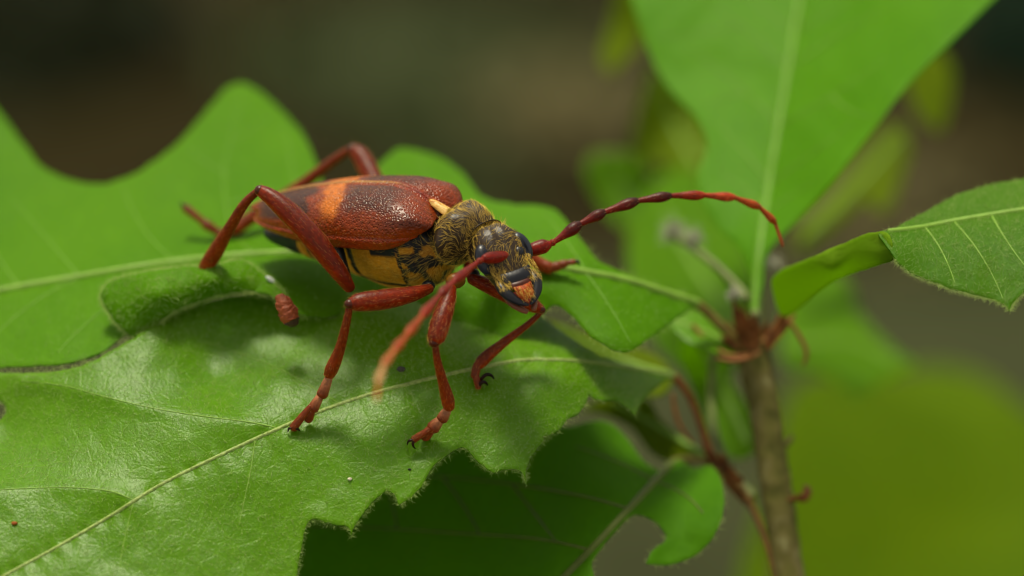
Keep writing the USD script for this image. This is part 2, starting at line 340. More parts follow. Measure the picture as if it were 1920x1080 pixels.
class Leaf:
    def __init__(self, outline, depth, step=8.0, relief=0.0, relief_size=70.0, seed=0, thick=0.16, smoothing=0.0, quilt=(), wobble=0.0, ridges=()):
        self.ridges = [np.asarray(resample(np.array(q, float), 60)) for q in ridges]
        d = np.array(depth, float)
        self.field = RBFInterpolator(d[:, :2] / 500.0, d[:, 2], kernel='thin_plate_spline', smoothing=smoothing)
        self.relief, self.rs, self.seed, self.quilt = relief, relief_size, seed, [np.asarray(resample(np.array(q, float), 40)) for q in quilt]
        b = smooth_outline(outline, step)
        if wobble:
            nb = unit(np.gradient(b, axis=0))[:, ::-1] * [1, -1]
            b = b + nb * (wobble * (meshkit.fbm(np.c_[b / 14.0, 0 * b[:, :1]], 3, seed) - 0.5))[:, None]
        self.outline = b
        poly = Polygon(b).buffer(0); self.poly = poly
        x0, y0, x1, y1 = poly.bounds
        gx, gy = np.meshgrid(np.arange(x0, x1, step), np.arange(y0, y1, step * .87)); gx[1::2] += step / 2
        g = np.c_[gx.ravel(), gy.ravel()] + rng.uniform(-.18, .18, (gx.size, 2)) * step
        inner = poly.buffer(-step * 0.55); shapely.prepare(inner)
        g = g[shapely.contains_xy(inner, g[:, 0], g[:, 1])]
        p2 = np.vstack([b, g]); self.nb = len(b)
        tri = Delaunay(p2).simplices
        c = p2[tri].mean(1); shapely.prepare(poly)
        tri = tri[shapely.contains_xy(poly, c[:, 0], c[:, 1])]
        e1, e2 = p2[tri[:, 1]] - p2[tri[:, 0]], p2[tri[:, 2]] - p2[tri[:, 0]]
        ar = e1[:, 0] * e2[:, 1] - e1[:, 1] * e2[:, 0]
        tri = tri[np.abs(ar) > 0.02]; ar = ar[np.abs(ar) > 0.02]
        tri[ar > 0] = tri[ar > 0][:, ::-1]                # pixel y runs down: front faces look at the viewer
        self.p2 = p2
        self.v = P(p2[:, 0], p2[:, 1], self.t(p2)); self.f = tri
        self.n = normals_of(self.v, self.f)
        self.thick = thick
        sv, sf, rim = solid_sheet(self.v, self.f, thick, self.n)
        self.solid = (sv, sf)
    def t(self, p):
        p = np.atleast_2d(np.asarray(p, float))[:, :2]
        t = self.field(p / 500.0)
        if self.relief: t = t + self.relief * (meshkit.fbm(np.c_[p / self.rs, 0 * p[:, :1]], 3, self.seed) - 0.5)
        for q in self.quilt:                              # the blade is creased along its veins
            dist = cKDTree(q).query(p)[0]
            t = t + 0.28 * np.exp(-(dist / 16.0) ** 1.2)
        for q in self.ridges:                             # and swells up from some of them
            t = t - 0.8 * np.exp(-np.sqrt(cKDTree(q).query(p)[0] ** 2 + 9) / 50.0)
        return t
    def on(self, px, py, lift=0.0):
        p = np.c_[np.atleast_1d(px), np.atleast_1d(py)]
        return P(p[:, 0], p[:, 1], self.t(p) - lift)
    def vein(self, pts, r0, r1, rows=40):
        q = resample(np.array(pts, float), rows)
        r = np.linspace(r0, r1, rows)
        return tube(P(q[:, 0], q[:, 1], self.t(q) + r * 0.35), r, 8, rows, smoothpath=False)
    def fuzz(self, n, length, spread=0.9, weight=None, keep=None):
        p, k, _ = sample_surface(self.v, self.f, n)
        nn = self.n[self.f[k, 0]]
        if keep is not None:
            ok = keep(pix(p)); p, nn = p[ok], nn[ok]
        a = unit(nn * 0.75 + rng.normal(0, spread * .6, p.shape)); b = unit(a + rng.normal(0, spread, p.shape))
        a = np.where(((a * nn).sum(1) < 0.1)[:, None], unit(a + nn), a)
        return hair_curves(p, a, b, length * (0.5 + rng.random(len(p))))
    def fringe(self, n, length, keep=None):
        b = self.v[:self.nb]; i = rng.integers(0, self.nb, n); u = rng.random((n, 1)); j = (i + 1) % self.nb
        p = b[i] * (1 - u) + b[j] * u - self.n[i] * self.thick * rng.random((n, 1))
        tang = unit(b[j] - b[i]); out = np.cross(tang, self.n[i])
        inside = self.v.mean(0)
        # outward = away from the sheet: test with the outline's orientation
        ori = np.sign(sum(self.outline[:, 0] * np.roll(self.outline[:, 1], -1) - np.roll(self.outline[:, 0], -1) * self.outline[:, 1]))
        out = out * (-ori)
        if keep is not None:
            ok = keep(pix(p)); p, out, i = p[ok], out[ok], i[ok]
        a = unit(out + rng.normal(0, .55, p.shape) + 0.2 * self.n[i]); c = unit(a + rng.normal(0, .8, p.shape))
        return hair_curves(p, a, c, length * (0.5 + rng.random(len(p))))
    def build(self, parent, look, label=None, name='leaf'):
        o = obj(name, self.solid, look, parent)
        if label: tag(o, label)
        self.prim = o
        return o

oak = thing('oak_sprig', 'young oak sprig with broad lobed green leaves around a grey brown twig, carrying the beetle', 'oak branch')

# the front leaf, on which the fore and middle feet stand
midA = [(1262, 706), (1180, 690), (1080, 677), (1000, 675), (900, 690), (800, 712), (700, 738), (600, 772), (520, 805), (400, 860), (300, 910), (200, 972), (100, 1030), (0, 1085), (-100, 1150)]
sideA = [[(520, 803), (470, 792), (400, 783), (300, 768), (200, 745), (110, 722), (40, 715)],
         [(250, 938), (200, 920), (120, 914), (40, 916), (-60, 925)],
         [(478, 825), (472, 870), (462, 920), (448, 985)],
         [(1000, 677), (975, 705), (960, 745), (955, 800)],
         [(800, 712), (790, 690), (770, 660), (740, 635)],
         [(760, 724), (780, 755), (792, 790), (780, 850)],
         [(250, 945), (236, 1000), (225, 1060)],
         [(1120, 682), (1130, 700), (1140, 725)],
         [(640, 760), (600, 735), (540, 700), (470, 670), (380, 640)]]
A = Leaf([(1266, 700), (1238, 720), (1215, 740), (1203, 755), (1190, 778, 1), (1172, 757), (1150, 748), (1125, 750), (1105, 740, 1), (1083, 777), (1067, 784), (1047, 808), (1028, 815), (1009, 817, 1),
          (1021, 824), (1003, 845), (990, 868), (987, 910, 1), (970, 880), (950, 880), (927, 885), (903, 870), (880, 847), (867, 837), (850, 845), (837, 853), (810, 877), (793, 908), (770, 932), (747, 947, 1),
          (735, 923), (722, 920), (693, 947), (667, 980), (658, 1008, 1), (651, 987), (613, 980), (587, 972), (570, 997), (563, 1037), (556, 1080), (530, 1170), (420, 1270), (100, 1320), (-180, 1230), (-260, 1000),
          (-180, 860), (-60, 806), (-8, 796), (10, 772), (2, 752), (-50, 740), (-200, 730, 1), (-110, 704), (0, 700), (80, 698), (140, 690), (190, 668), (240, 640), (320, 590), (420, 560), (520, 545), (620, 545), (720, 555),
          (850, 565), (950, 578), (1002, 585), (1040, 612), (1090, 648), (1150, 676), (1210, 690)],
         [(0, 1080, -4.5), (-200, 1200, -7), (300, 1200, -7), (560, 1080, -3.6), (300, 910, -1.2), (300, 1000, -3), (520, 803, 1.0), (660, 990, -2.2), (780, 830, 0.4), (780, 925, -1.2), (985, 895, -0.2), (900, 770, 1.9), (900, 690, 3.4), (1080, 677, 6.2), (1060, 800, 2.6), (1100, 745, 4.4),
          (1190, 770, 6.0), (1262, 702, 14), (1150, 676, 10.5), (1000, 588, 10.5), (850, 600, 6.8), (700, 640, 4.8), (620, 560, 8.0), (550, 640, 6.2), (400, 700, 5.4), (400, 780, 1.4), (300, 640, 5.4), (250, 740, 3.0), (130, 722, 4.4), (0, 700, 6.4), (0, 800, 4.6), (120, 850, 1.2), (0, 916, -0.4), (-200, 900, -0.5), (420, 560, 8.0), (520, 720, 3.2)],
         step=7.0, relief=0.36, relief_size=75, seed=5, quilt=[midA] + sideA[3:6], ridges=sideA[:2], wobble=5.0, smoothing=1e-4)
leafA = A.build(oak, LEAF, 'large front leaf with toothed lower margin, under the fore and middle feet of the beetle')
obj('midrib', A.vein(midA, 0.17, 0.13, 120), VEIN_A, leafA)
for k, q in enumerate(sideA): obj('vein', A.vein(q, 0.06 if k < 2 else 0.045, 0.03), VEIN, leafA)

# the leaf behind it, on which the hind feet stand
midB = [(1306, 568), (1240, 548), (1180, 528), (1100, 512), (1040, 502), (900, 492), (750, 480), (600, 474), (480, 478), (330, 492), (150, 520), (0, 546), (-150, 575)]
sideB = [[(480, 478), (430, 420), (420, 330), (440, 230), (455, 175)], [(900, 492), (860, 420), (810, 340), (780, 295)], [(150, 520), (90, 450), (20, 370)], [(750, 480), (800, 550), (850, 600), (890, 645)], [(1100, 512), (1060, 450), (1020, 400)], [(1100, 514), (1140, 570), (1180, 640)], [(330, 492), (270, 430), (230, 350)], [(600, 474), (560, 400), (545, 300), (530, 230)], [(40, 541), (-20, 450), (-60, 320)], [(330, 492), (250, 540), (170, 600), (110, 660)], [(150, 520), (60, 570), (-20, 640)], [(980, 497), (950, 450), (900, 390)], [(960, 496), (990, 540), (1010, 580)], [(430, 330), (380, 300), (350, 275)], [(436, 270), (490, 230), (520, 210)], [(428, 380), (470, 370), (520, 350)]]
B = Leaf([(1308, 568, 1), (1288, 554), (1230, 535), (1150, 502), (1112, 478), (1082, 440), (1052, 402), (1005, 385), (960, 382), (905, 368), (868, 325), (835, 300), (792, 284), (750, 279), (718, 300), (690, 338), (650, 360), (612, 350), (597, 318), (586, 285), (560, 240),
          (512, 192), (468, 160), (432, 160), (405, 185), (380, 216), (340, 262), (290, 302), (235, 333), (180, 345), (130, 335), (70, 303), (20, 238), (-40, 160), (-160, 90), (-300, 200), (-330, 450), (-220, 660), (-100, 688), (0, 686), (80, 684), (150, 675), (200, 652), (238, 624),
          (290, 600), (350, 575), (400, 558), (460, 548), (505, 552), (535, 575), (570, 590), (620, 592), (655, 578), (682, 584), (704, 611, 1), (722, 586), (767, 585), (807, 609), (833, 631), (860, 648), (890, 654), (925, 646), (965, 622), (1010, 592), (1035, 573), (1056, 577), (1078, 596),
          (1105, 626), (1140, 649), (1185, 656), (1235, 622), (1285, 586)],
         [(1308, 568, 14.0), (1180, 528, 10.0), (1180, 650, 5.0), (1050, 405, 16.0), (1040, 502, 8.0), (900, 370, 21), (780, 285, 27), (890, 650, 6.4), (900, 492, 9.2), (704, 605, 7.0), (750, 480, 11.0), (600, 474, 11.5), (590, 300, 25), (450, 165, 33), (480, 478, 12.0), (330, 492, 13.0), (300, 300, 25),
          (130, 340, 24), (0, 546, 13), (-150, 130, 34), (-300, 450, 21), (0, 684, 6.6), (235, 622, 6.2), (350, 575, 6.2), (460, 548, 6.2), (530, 570, 6.2), (600, 585, 6.4), (1000, 590, 7.0), (480, 520, 7.0), (300, 540, 8.5), (420, 350, 22), (-200, 660, 10)],
         step=9.0, relief=0.6, relief_size=110, seed=9, quilt=[midB], wobble=5.0, smoothing=1e-4)
leafB = B.build(oak, LEAF_B, 'broad lobed leaf behind the front one, under the hind legs of the beetle, with a lobe curled up')
obj('midrib', B.vein(midB, 0.34, 0.30, 80), VEIN, leafB)
for q in sideB: obj('vein', B.vein(q, 0.08, 0.04), VEIN_C, leafB)
# its curled-up lobe
FL = Leaf([(188, 552), (203, 531), (250, 515), (300, 505), (345, 499), (392, 502), (430, 490), (455, 489), (480, 504), (508, 527), (534, 562), (505, 550), (462, 546), (400, 556), (350, 573), (310, 594), (288, 615), (258, 634), (232, 620), (205, 588)],
          [(188, 552, 6.6), (250, 515, 6.6), (345, 499, 6.6), (430, 490, 6.8), (480, 504, 7.0), (534, 562, 6.2), (462, 546, 5.9), (400, 556, 5.8), (350, 573, 5.8), (288, 615, 6.0), (258, 634, 6.0), (300, 550, 4.7), (400, 525, 4.9), (460, 520, 6.0), (230, 570, 5.8)],
          step=6.0, relief=0.35, relief_size=50, seed=12, wobble=4.0)
flap = obj('curled_lobe', FL.solid, LEAF_B, leafB)

# upright leaf at the top right
midC = [(1512, -60), (1500, 0), (1480, 120), (1460, 240), (1442, 350), (1428, 450), (1418, 540), (1416, 590)]
C = Leaf([(1170, -60), (1184, 0), (1215, 92), (1250, 160), (1298, 212), (1322, 252), (1325, 280), (1308, 330), (1316, 375), (1345, 425), (1390, 470), (1408, 520), (1416, 590), (1428, 540), (1440, 470), (1490, 415), (1560, 340), (1630, 250), (1700, 160), (1790, 70), (1880, -20), (1980, -140), (1560, -330), (1240, -240)],
         [(1184, 0, 36), (1320, 265, 27), (1310, 350, 24.5), (1390, 470, 20), (1416, 590, 17), (1442, 350, 23.5), (1460, 240, 26.5), (1500, 0, 34), (1700, 160, 21), (1860, 0, 24), (1560, 340, 19), (1440, 470, 18.5), (1250, 160, 31), (1560, -330, 46), (1240, -240, 44), (1980, -140, 30)],
         step=11, relief=1.3, relief_size=150, seed=21, quilt=[midC])
leafC = C.build(oak, LEAF_C, 'upright bright green leaf standing at the top right, its midrib near vertical')
obj('midrib', C.vein(midC, 0.30, 0.36, 50), VEIN_C, leafC)
for q in ([(1490, 60), (1420, 10), (1350, -40)], [(1436, 400), (1400, 360), (1345, 320)], [(1490, 60), (1600, 0), (1680, -50)], [(1436, 400), (1480, 370), (1540, 335)], [(1400, 175), (1340, 190), (1300, 200)], [(1390, 50), (1320, 60), (1230, 70)], [(1560, 180), (1600, 210), (1640, 220)], [(1478, 130), (1400, 60), (1300, -20)], [(1462, 235), (1370, 150), (1290, 90)], [(1445, 345), (1390, 280), (1330, 215)], [(1478, 130), (1580, 60), (1690, 0)], [(1462, 235), (1560, 180), (1660, 110)], [(1445, 345), (1520, 290), (1600, 230)]):
    obj('vein', C.vein(q, 0.11, 0.05), VEIN_C, leafC)

# folded leaf on the right
midD = [(1668, 434), (1720, 428), (1790, 415), (1850, 405), (1920, 394), (2000, 385)]
D1 = Leaf([(1648, 436), (1672, 430), (1720, 405), (1780, 372), (1850, 348), (1920, 335), (2020, 330), (2100, 400), (2060, 520), (1960, 530), (1925, 545), (1905, 560), (1893, 582, 1), (1880, 568), (1850, 558), (1800, 545), (1750, 528), (1705, 508), (1682, 488), (1668, 465)],
          [(1648, 436, 2.2), (1672, 465, 1.0), (1705, 508, 0.3), (1800, 545, 0.0), (1893, 580, -0.6), (1960, 530, 0.2), (2060, 520, 0), (1720, 428, 3.6), (1790, 415, 4.4), (1920, 394, 5.0), (1780, 372, 7.6), (1920, 335, 9.0), (2100, 400, 6), (1720, 405, 5.4), (1830, 480, 1.6)],
          step=7, relief=0.4, relief_size=60, seed=31, quilt=[midD], wobble=4.0)
leafD = D1.build(oak, leaf_material('right_leaf', (0.065, 0.205, 0.002), (0.095, 0.25, 0.003), (0.22, 0.45, 0.003), through=0.45, rough=0.5, spec=0.2), 'twisted leaf at the right edge, hairy margin ending in a drooping pointed tooth')
obj('midrib', D1.vein(midD, 0.22, 0.22, 30), VEIN, leafD)
for q in ([(1790, 417), (1840, 480), (1880, 560)], [(1860, 405), (1900, 470), (1940, 520)], [(1735, 427), (1765, 470), (1790, 530)]): obj('vein', D1.vein(q, 0.07, 0.035), VEIN, leafD)
D2 = Leaf([(1462, 592), (1448, 545), (1450, 518), (1500, 492), (1560, 465), (1620, 440), (1650, 434), (1664, 440), (1672, 466), (1676, 488), (1640, 500), (1580, 520), (1540, 545), (1510, 570), (1490, 588)],
          [(1462, 592, 16), (1450, 518, 11.0), (1560, 465, 4.6), (1650, 434, 2.2), (1672, 466, 1.0), (1676, 488, 1.6), (1580, 520, 6.0), (1490, 588, 14), (1560, 500, 4.6)],
          step=7, relief=0.3, relief_size=60, seed=33, wobble=3.0)
obj('folded_base', D2.solid, leaf_material('underside_leaf', (0.18, 0.33, 0.012), (0.23, 0.39, 0.016), (0.42, 0.66, 0.004), rough=0.7, spec=0.1, through=0.55), leafD)

# dark leaf below
midE = [(1262, 868), (1240, 890), (1180, 955), (1120, 1020), (1060, 1082), (960, 1180)]
E = Leaf([(1270, 860), (1300, 878), (1338, 876), (1353, 905), (1356, 950), (1340, 1000), (1305, 1038), (1262, 1056), (1213, 1056, 1), (1226, 1030), (1250, 1010), (1238, 985), (1205, 965), (1180, 968), (1140, 1010), (1110, 1050), (1112, 1085), (1060, 1180), (900, 1300), (500, 1250), (420, 1050), (520, 900), (700, 820), (900, 790), (1060, 800), (1130, 789), (1170, 815), (1205, 862), (1240, 884)],
         [(1262, 865, 16), (1240, 890, 13), (1060, 1082, 5), (1350, 930, 9), (1213, 1056, 6), (1300, 1040, 6.5), (1130, 789, 15), (900, 790, 17), (560, 950, 16), (500, 1250, 9), (900, 1300, 4), (800, 950, 13), (1000, 950, 11), (1180, 965, 7.5)],
         step=10, relief=0.9, relief_size=90, seed=41, quilt=[midE], wobble=3.0)
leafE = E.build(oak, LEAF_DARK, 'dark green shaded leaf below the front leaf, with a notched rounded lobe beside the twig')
obj('midrib', E.vein(midE, 0.30, 0.34, 40), VEIN_DK, leafE)
for q in ([(1180, 955), (1080, 928), (960, 908), (800, 893), (640, 890)], [(1108, 1032), (1000, 1010), (860, 1000), (700, 990), (560, 985)], [(1228, 904), (1286, 930), (1318, 962)], [(1228, 904), (1160, 868), (1080, 838)], [(960, 908), (1000, 960), (1040, 1012)], [(830, 896), (870, 950), (900, 1003)], [(720, 890), (735, 940), (745, 993)]):
    obj('vein', E.vein(q, 0.12, 0.07), VEIN_DK, leafE)

# small leaves behind the twig
TW = 6.0            # mm: the twig and what it bears stand this much further back than first drawn
def back_leaf(outline, depth, look, label=None, mid=None, parent=None, step=14, vein=VEIN, seed=0, r=0.3):
    depth = [(x, y, t_ + (TW if parent is None else 0)) for x, y, t_ in depth]
    L = Leaf(outline, depth, step=step, relief=0.8, relief_size=120, seed=seed)
    o = L.build(parent or oak, look, label)
    if mid: obj('midrib', L.vein(mid, r, r * .7, 24), vein, o)
    return L
back_leaf([(1180, 440), (1200, 380), (1240, 330), (1300, 320), (1350, 380), (1390, 450), (1420, 530), (1400, 640), (1350, 720), (1290, 700), (1230, 640), (1190, 560)],
          [(1180, 440, 52), (1300, 320, 62), (1420, 530, 44), (1350, 720, 34), (1230, 640, 38), (1300, 520, 48)], LEAF_BACK, 'blurred mid green leaf behind the twig, below the upright leaf', [(1400, 640), (1330, 540), (1250, 400)], seed=51)
back_leaf([(1470, 600), (1490, 540), (1540, 500), (1590, 530), (1612, 590), (1660, 640), (1716, 682, 1), (1670, 705), (1640, 722), (1602, 748, 1), (1570, 712), (1520, 690), (1480, 690)],
          [(1470, 600, 58), (1540, 500, 72), (1590, 530, 69), (1716, 682, 58), (1602, 748, 48), (1480, 690, 49)], LEAF_BACK, 'soft green leaf behind the twig with a hanging pointed tooth', [(1475, 650), (1560, 640), (1680, 680)], seed=52)
back_leaf([(1290, 600), (1330, 640), (1360, 700), (1400, 760), (1420, 840), (1390, 860), (1340, 830), (1310, 760), (1280, 690)],
          [(1290, 600, 22), (1420, 840, 22), (1390, 860, 21), (1280, 690, 25), (1340, 720, 25)], LEAF_BACK, 'narrow pale green leaf hanging behind the twig', [(1400, 830), (1350, 720), (1300, 620)], seed=53)
back_leaf([(1250, 600), (1290, 585), (1330, 590), (1385, 640), (1380, 662), (1340, 660), (1290, 640)],
          [(1250, 600, 12), (1290, 585, 13), (1385, 640, 12), (1290, 640, 10)], LEAF, 'small curled green leaf base left of the bud scales', [(1380, 655), (1320, 622), (1262, 602)], seed=54, step=8, r=0.2)
back_leaf([(1030, 600), (1090, 620), (1160, 640), (1220, 660), (1260, 700), (1240, 740), (1180, 730), (1110, 700), (1050, 650)],
          [(1030, 600, 15), (1160, 640, 19), (1260, 700, 15), (1180, 730, 15), (1110, 690, 15)], LEAF_YEL, 'yellow green leaf showing in the gap between the two big leaves', [(1255, 705), (1150, 670), (1050, 615)], seed=55)
back_leaf([(1090, 770), (1150, 740), (1210, 745), (1240, 790), (1290, 830), (1330, 860), (1290, 870), (1230, 855), (1180, 800)],
          [(1090, 770, 20), (1210, 745, 18), (1330, 860, 13), (1230, 855, 16), (1180, 790, 19)], LEAF_YEL, 'yellowish narrow leaf between the front leaf and the twig', [(1330, 862), (1250, 810), (1150, 755)], seed=56, r=0.25)

# twig and what grows from it
stem_pts = [(1404, 610, 11.5), (1412, 660, 11.5), (1432, 760, 11.2), (1447, 860, 10.8), (1462, 960, 10.2), (1480, 1080, 9.4), (1510, 1250, 8), (1600, 1700, 3)]
sp = np.array(stem_pts, float)
tv, tf = tube(P(sp[:, 0], sp[:, 1], sp[:, 2] + TW), [0.9, 1.2, 1.15, 1.12, 1.12, 1.08, 1.1, 1.2], 22, 120)
tn = normals_of(tv, tf); tv = tv + tn * (0.16 * (meshkit.fbm(tv * [2.2, 2.2, 0.8], 4, 7) - 0.5) + 0.10 * (meshkit.noise(tv * [0.1, 0.1, 1.3], 3) - .5))[:, None]
obj('stem', (tv, tf), BARK, oak)
def px_tube(pts, r, look, name, rows=24, n=9, parent=None):
    q = np.array(pts, float); q[:, 2] += TW
    return obj(name, tube(P(q[:, 0], q[:, 1], q[:, 2]), r, n, rows), look, parent or oak)
px_tube([(1262, 705, 9.6), (1290, 740, 10.5), (1315, 800, 11), (1335, 860, 11.2), (1370, 905, 11.2), (1405, 940, 11)], [.30, .25, .27, .36, .42, .45], RED_STEM, 'petiole')
px_tube([(1305, 569, 9.0), (1330, 590, 10), (1360, 620, 10.6), (1395, 650, 11)], [.36, .36, .36, .45], plain('petiole_look', (0.20, 0.16, 0.03), rough=0.6), 'petiole')
px_tube([(1416, 588, 11), (1412, 620, 11.2), (1408, 655, 11.3)], [.42, .45, .5], GREEN_STEM, 'petiole')
px_tube([(1470, 592, 10.2), (1458, 615, 10.8), (1436, 645, 11)], [.40, .42, .5], SCALE_BROWN, 'petiole')
px_tube([(1262, 866, 11), (1300, 862, 12), (1335, 868, 11.8), (1370, 900, 11.4)], [.26, .26, .3, .34], plain('olive_stem_look', (0.16, 0.13, 0.02), rough=0.6), 'petiole')
px_tube([(1340, 660, 15), (1332, 730, 16), (1338, 800, 15), (1365, 870, 13), (1410, 930, 11)], [.26, .28, .3, .34, .4], GREEN_STEM, 'side_stem')
px_tube([(1352, 880, 11), (1398, 930, 10.6), (1430, 1000, 10), (1456, 1100, 9)], [.3, .26, .22, .2], plain('brown_stem_look', (0.16, 0.08, 0.015), rough=0.7, vary=0.4), 'side_stem')
px_tube([(1400, 560, 13), (1350, 505, 15), (1300, 465, 17), (1255, 438, 18)], [.36, .30, .26, .22], GREEN_STEM, 'side_stem')
# stipules: thin brown threads at the bud
for q in ([(1478, 600, 10), (1498, 630, 10), (1512, 662, 10), (1506, 685, 10)], [(1440, 655, 10.5), (1465, 625, 9.8), (1490, 592, 9.6)], [(1348, 656, 10), (1375, 668, 9.6), (1410, 662, 9.8)], [(1300, 610, 11), (1325, 640, 10.8), (1350, 660, 10.2)], [(1345, 672, 9.9), (1380, 676, 9.4), (1425, 660, 9.6)], [(1262, 740, 11), (1268, 780, 11), (1300, 830, 11.2)]):
    px_tube(q, [.13] + [.17] * (len(q) - 2) + [.09], plain('stipule_look_%d' % len(used), (0.24, 0.09, 0.02), rough=0.7), 'stipule', 16, 7)
# bud scales
def scale_leaf(base, tip, width, bulge, look, name='bud_scale', parent=None):
    base, tip = P(base[0], base[1], base[2] + TW), P(tip[0], tip[1], tip[2] + TW); ax = tip - base; side = unit(np.cross(ax, FWD)); nrm = unit(np.cross(side, ax))
    u, w = np.linspace(0, 1, 12), np.linspace(-1, 1, 7)
    prof = np.interp(u, [0, .25, .6, 1], [.5, 1, .8, .05])
    v = base + u[:, None, None] * ax + (prof[:, None] * w[None])[..., None] * width * side - ((1 - w[None] ** 2) * np.sin(np.pi * np.clip(u, .05, 1))[:, None])[..., None] * bulge * -nrm
    sv, sf, _ = solid_sheet(v.reshape(-1, 3), grid_faces(12, 7), 0.08)
    return obj(name, (sv, sf), look, parent or oak)
for b, t, w in (((1398, 650, 10.6), (1372, 548, 9.8), .42), ((1405, 655, 10.2), (1392, 570, 9.6), .4), ((1415, 655, 10.4), (1418, 590, 10), .45), ((1390, 655, 11.4), (1362, 600, 11.6), .35), ((1428, 655, 10.8), (1440, 600, 10.8), .4),
                ((1345, 875, 10.6), (1332, 842, 10.2), .35), ((1360, 885, 10.6), (1352, 848, 10), .4), ((1402, 655, 10.0), (1382, 600, 9.0), .38), ((1420, 655, 10.0), (1406, 580, 9.2), .36), ((1436, 652, 10.6), (1462, 612, 10.0), .35), ((1386, 652, 10.6), (1350, 630, 10.2), .35), ((1412, 660, 9.6), (1398, 615, 8.8), .3), ((1378, 905, 10.6), (1362, 868, 10.2), .4), ((1392, 905, 10.4), (1375, 890, 9.6), .3)):
    scale_leaf(b, t, w, 0.3, SCALE_BROWN)
px_tube([(1478, 938, 9.6), (1494, 934, 9), (1508, 932, 8.6), (1514, 918, 8.6), (1508, 912, 8.6)], [.16, .22, .36, .28, .12], RED_STEM, 'bud', 16, 9)
px_tube([(1462, 838, 11), (1476, 830, 11.2), (1486, 818, 11.4)], [.3, .26, .12], BARK, 'bud', 12, 9)
def tuft(center, n, length, name):
    c = P(center[0], center[1], center[2] + TW); p = c + rng.normal(0, .18, (n, 3)); a = unit(rng.normal(size=(n, 3)) + UP * 0.7)
    hairs(name, hair_curves(p, a, unit(a + rng.normal(0, .6, a.shape)), length * (.5 + rng.random(n))), 0.05, TUFT, oak, 'stuff')
tuft((1376, 552, 9.8), 160, .5, 'bud_hair'); tuft((1448, 494, 13), 140, .7, 'bud_hair'); tuft((1262, 440, 18), 200, 1.2, 'bud_hair'); tuft((1300, 450, 17), 120, 1.0, 'bud_hair')

# another sprig further back: yellow green leaves seen out of focus
oak2 = thing('oak_sprig', 'blurred yellow green oak sprig standing behind the upright leaf at the top right', 'oak branch')
back_leaf([(1186, -60), (1205, 40), (1195, 90), (1168, 115), (1140, 135), (1128, 90), (1145, 40), (1165, -60)], [(1186, -60, 70), (1205, 40, 70), (1140, 135, 66), (1128, 90, 68), (1165, -60, 70)], LEAF_YEL, None, None, oak2, seed=61)
back_leaf([(1225, 120), (1265, 160), (1330, 230), (1340, 300), (1300, 330), (1240, 310), (1195, 300), (1188, 240), (1205, 180)], [(1225, 120, 72), (1330, 230, 74), (1300, 330, 68), (1195, 300, 70), (1205, 180, 72), (1265, 230, 74)], LEAF_YEL, None, [(1310, 310), (1260, 220), (1225, 130)], oak2, seed=62)
back_leaf([(1110, 290), (1150, 285), (1200, 300), (1230, 350), (1210, 420), (1160, 420), (1125, 380), (1100, 330)], [(1110, 290, 70), (1200, 300, 74), (1210, 420, 68), (1125, 380, 70)], LEAF_BACK, None, [(1210, 410), (1160, 350), (1115, 295)], oak2, seed=63)
back_leaf([(1500, 420), (1560, 360), (1620, 280), (1680, 230), (1700, 250), (1690, 330), (1665, 390), (1645, 398), (1620, 370), (1590, 400), (1540, 440), (1500, 470)], [(1500, 420, 66), (1620, 280, 74), (1700, 250, 74), (1645, 398, 68), (1540, 440, 66)], LEAF_YEL, None, [(1510, 440), (1600, 350), (1690, 250)], oak2, seed=64)
back_leaf([(1700, 140), (1760, 90), (1785, 130), (1780, 200), (1765, 244), (1735, 225), (1715, 200)], [(1700, 140, 72), (1785, 130, 76), (1765, 244, 70), (1715, 200, 70)], LEAF_YEL, None, None, oak2, seed=65)
back_leaf([(1180, 420), (1210, 400), (1260, 430), (1300, 500), (1290, 560), (1240, 570), (1190, 520)], [(1180, 420, 66), (1260, 430, 70), (1300, 500, 70), (1190, 520, 64)], LEAF_YEL, None, None, oak2, seed=66)
q2 = P(np.array([1300, 1390, 1432, 1452, 1500]), np.array([330, 480, 700, 1000, 1500]), np.array([70.0, 72, 72, 70, 62]))
obj('stem', tube(q2, [.3, .4, .5, .55, .6], 10, 30), BARK, oak2)

oak3 = thing('oak_sprig', 'large out of focus yellow olive leaf filling the lower right corner', 'oak branch')
back_leaf([(1380, 1200), (1390, 1060), (1440, 900), (1470, 760), (1500, 715), (1560, 700), (1640, 705), (1710, 745), (1800, 785), (1920, 842), (2000, 890), (2100, 950), (2150, 1200), (1800, 1350)],
          [(1380, 1200, 90), (1470, 760, 107), (1560, 700, 115), (1710, 745, 117), (1920, 842, 115), (2100, 950, 109), (2150, 1200, 91), (1650, 900, 105), (1800, 1350, 85), (1640, 790, 111), (1850, 950, 109)], LEAF_F, None, None, oak3, step=22, seed=71, r=.5)
back_leaf([(1600, 720), (1690, 692), (1780, 688), (1860, 715), (1960, 790), (2100, 880), (2160, 1000), (1960, 950), (1800, 860), (1680, 790)], [(1600, 720, 133), (1780, 688, 137), (2100, 880, 129), (1960, 950, 119), (1800, 860, 121), (1680, 790, 127)], LEAF_F, None, None, oak3, step=22, seed=72)
obj('stem', tube(P(np.array([1400, 1420, 1450, 1520]), np.array([1150, 1180, 1400, 1900]), np.array([91.0, 91, 85, 65])), [.5, .55, .8, 1.2], 10, 24), BARK, oak3)

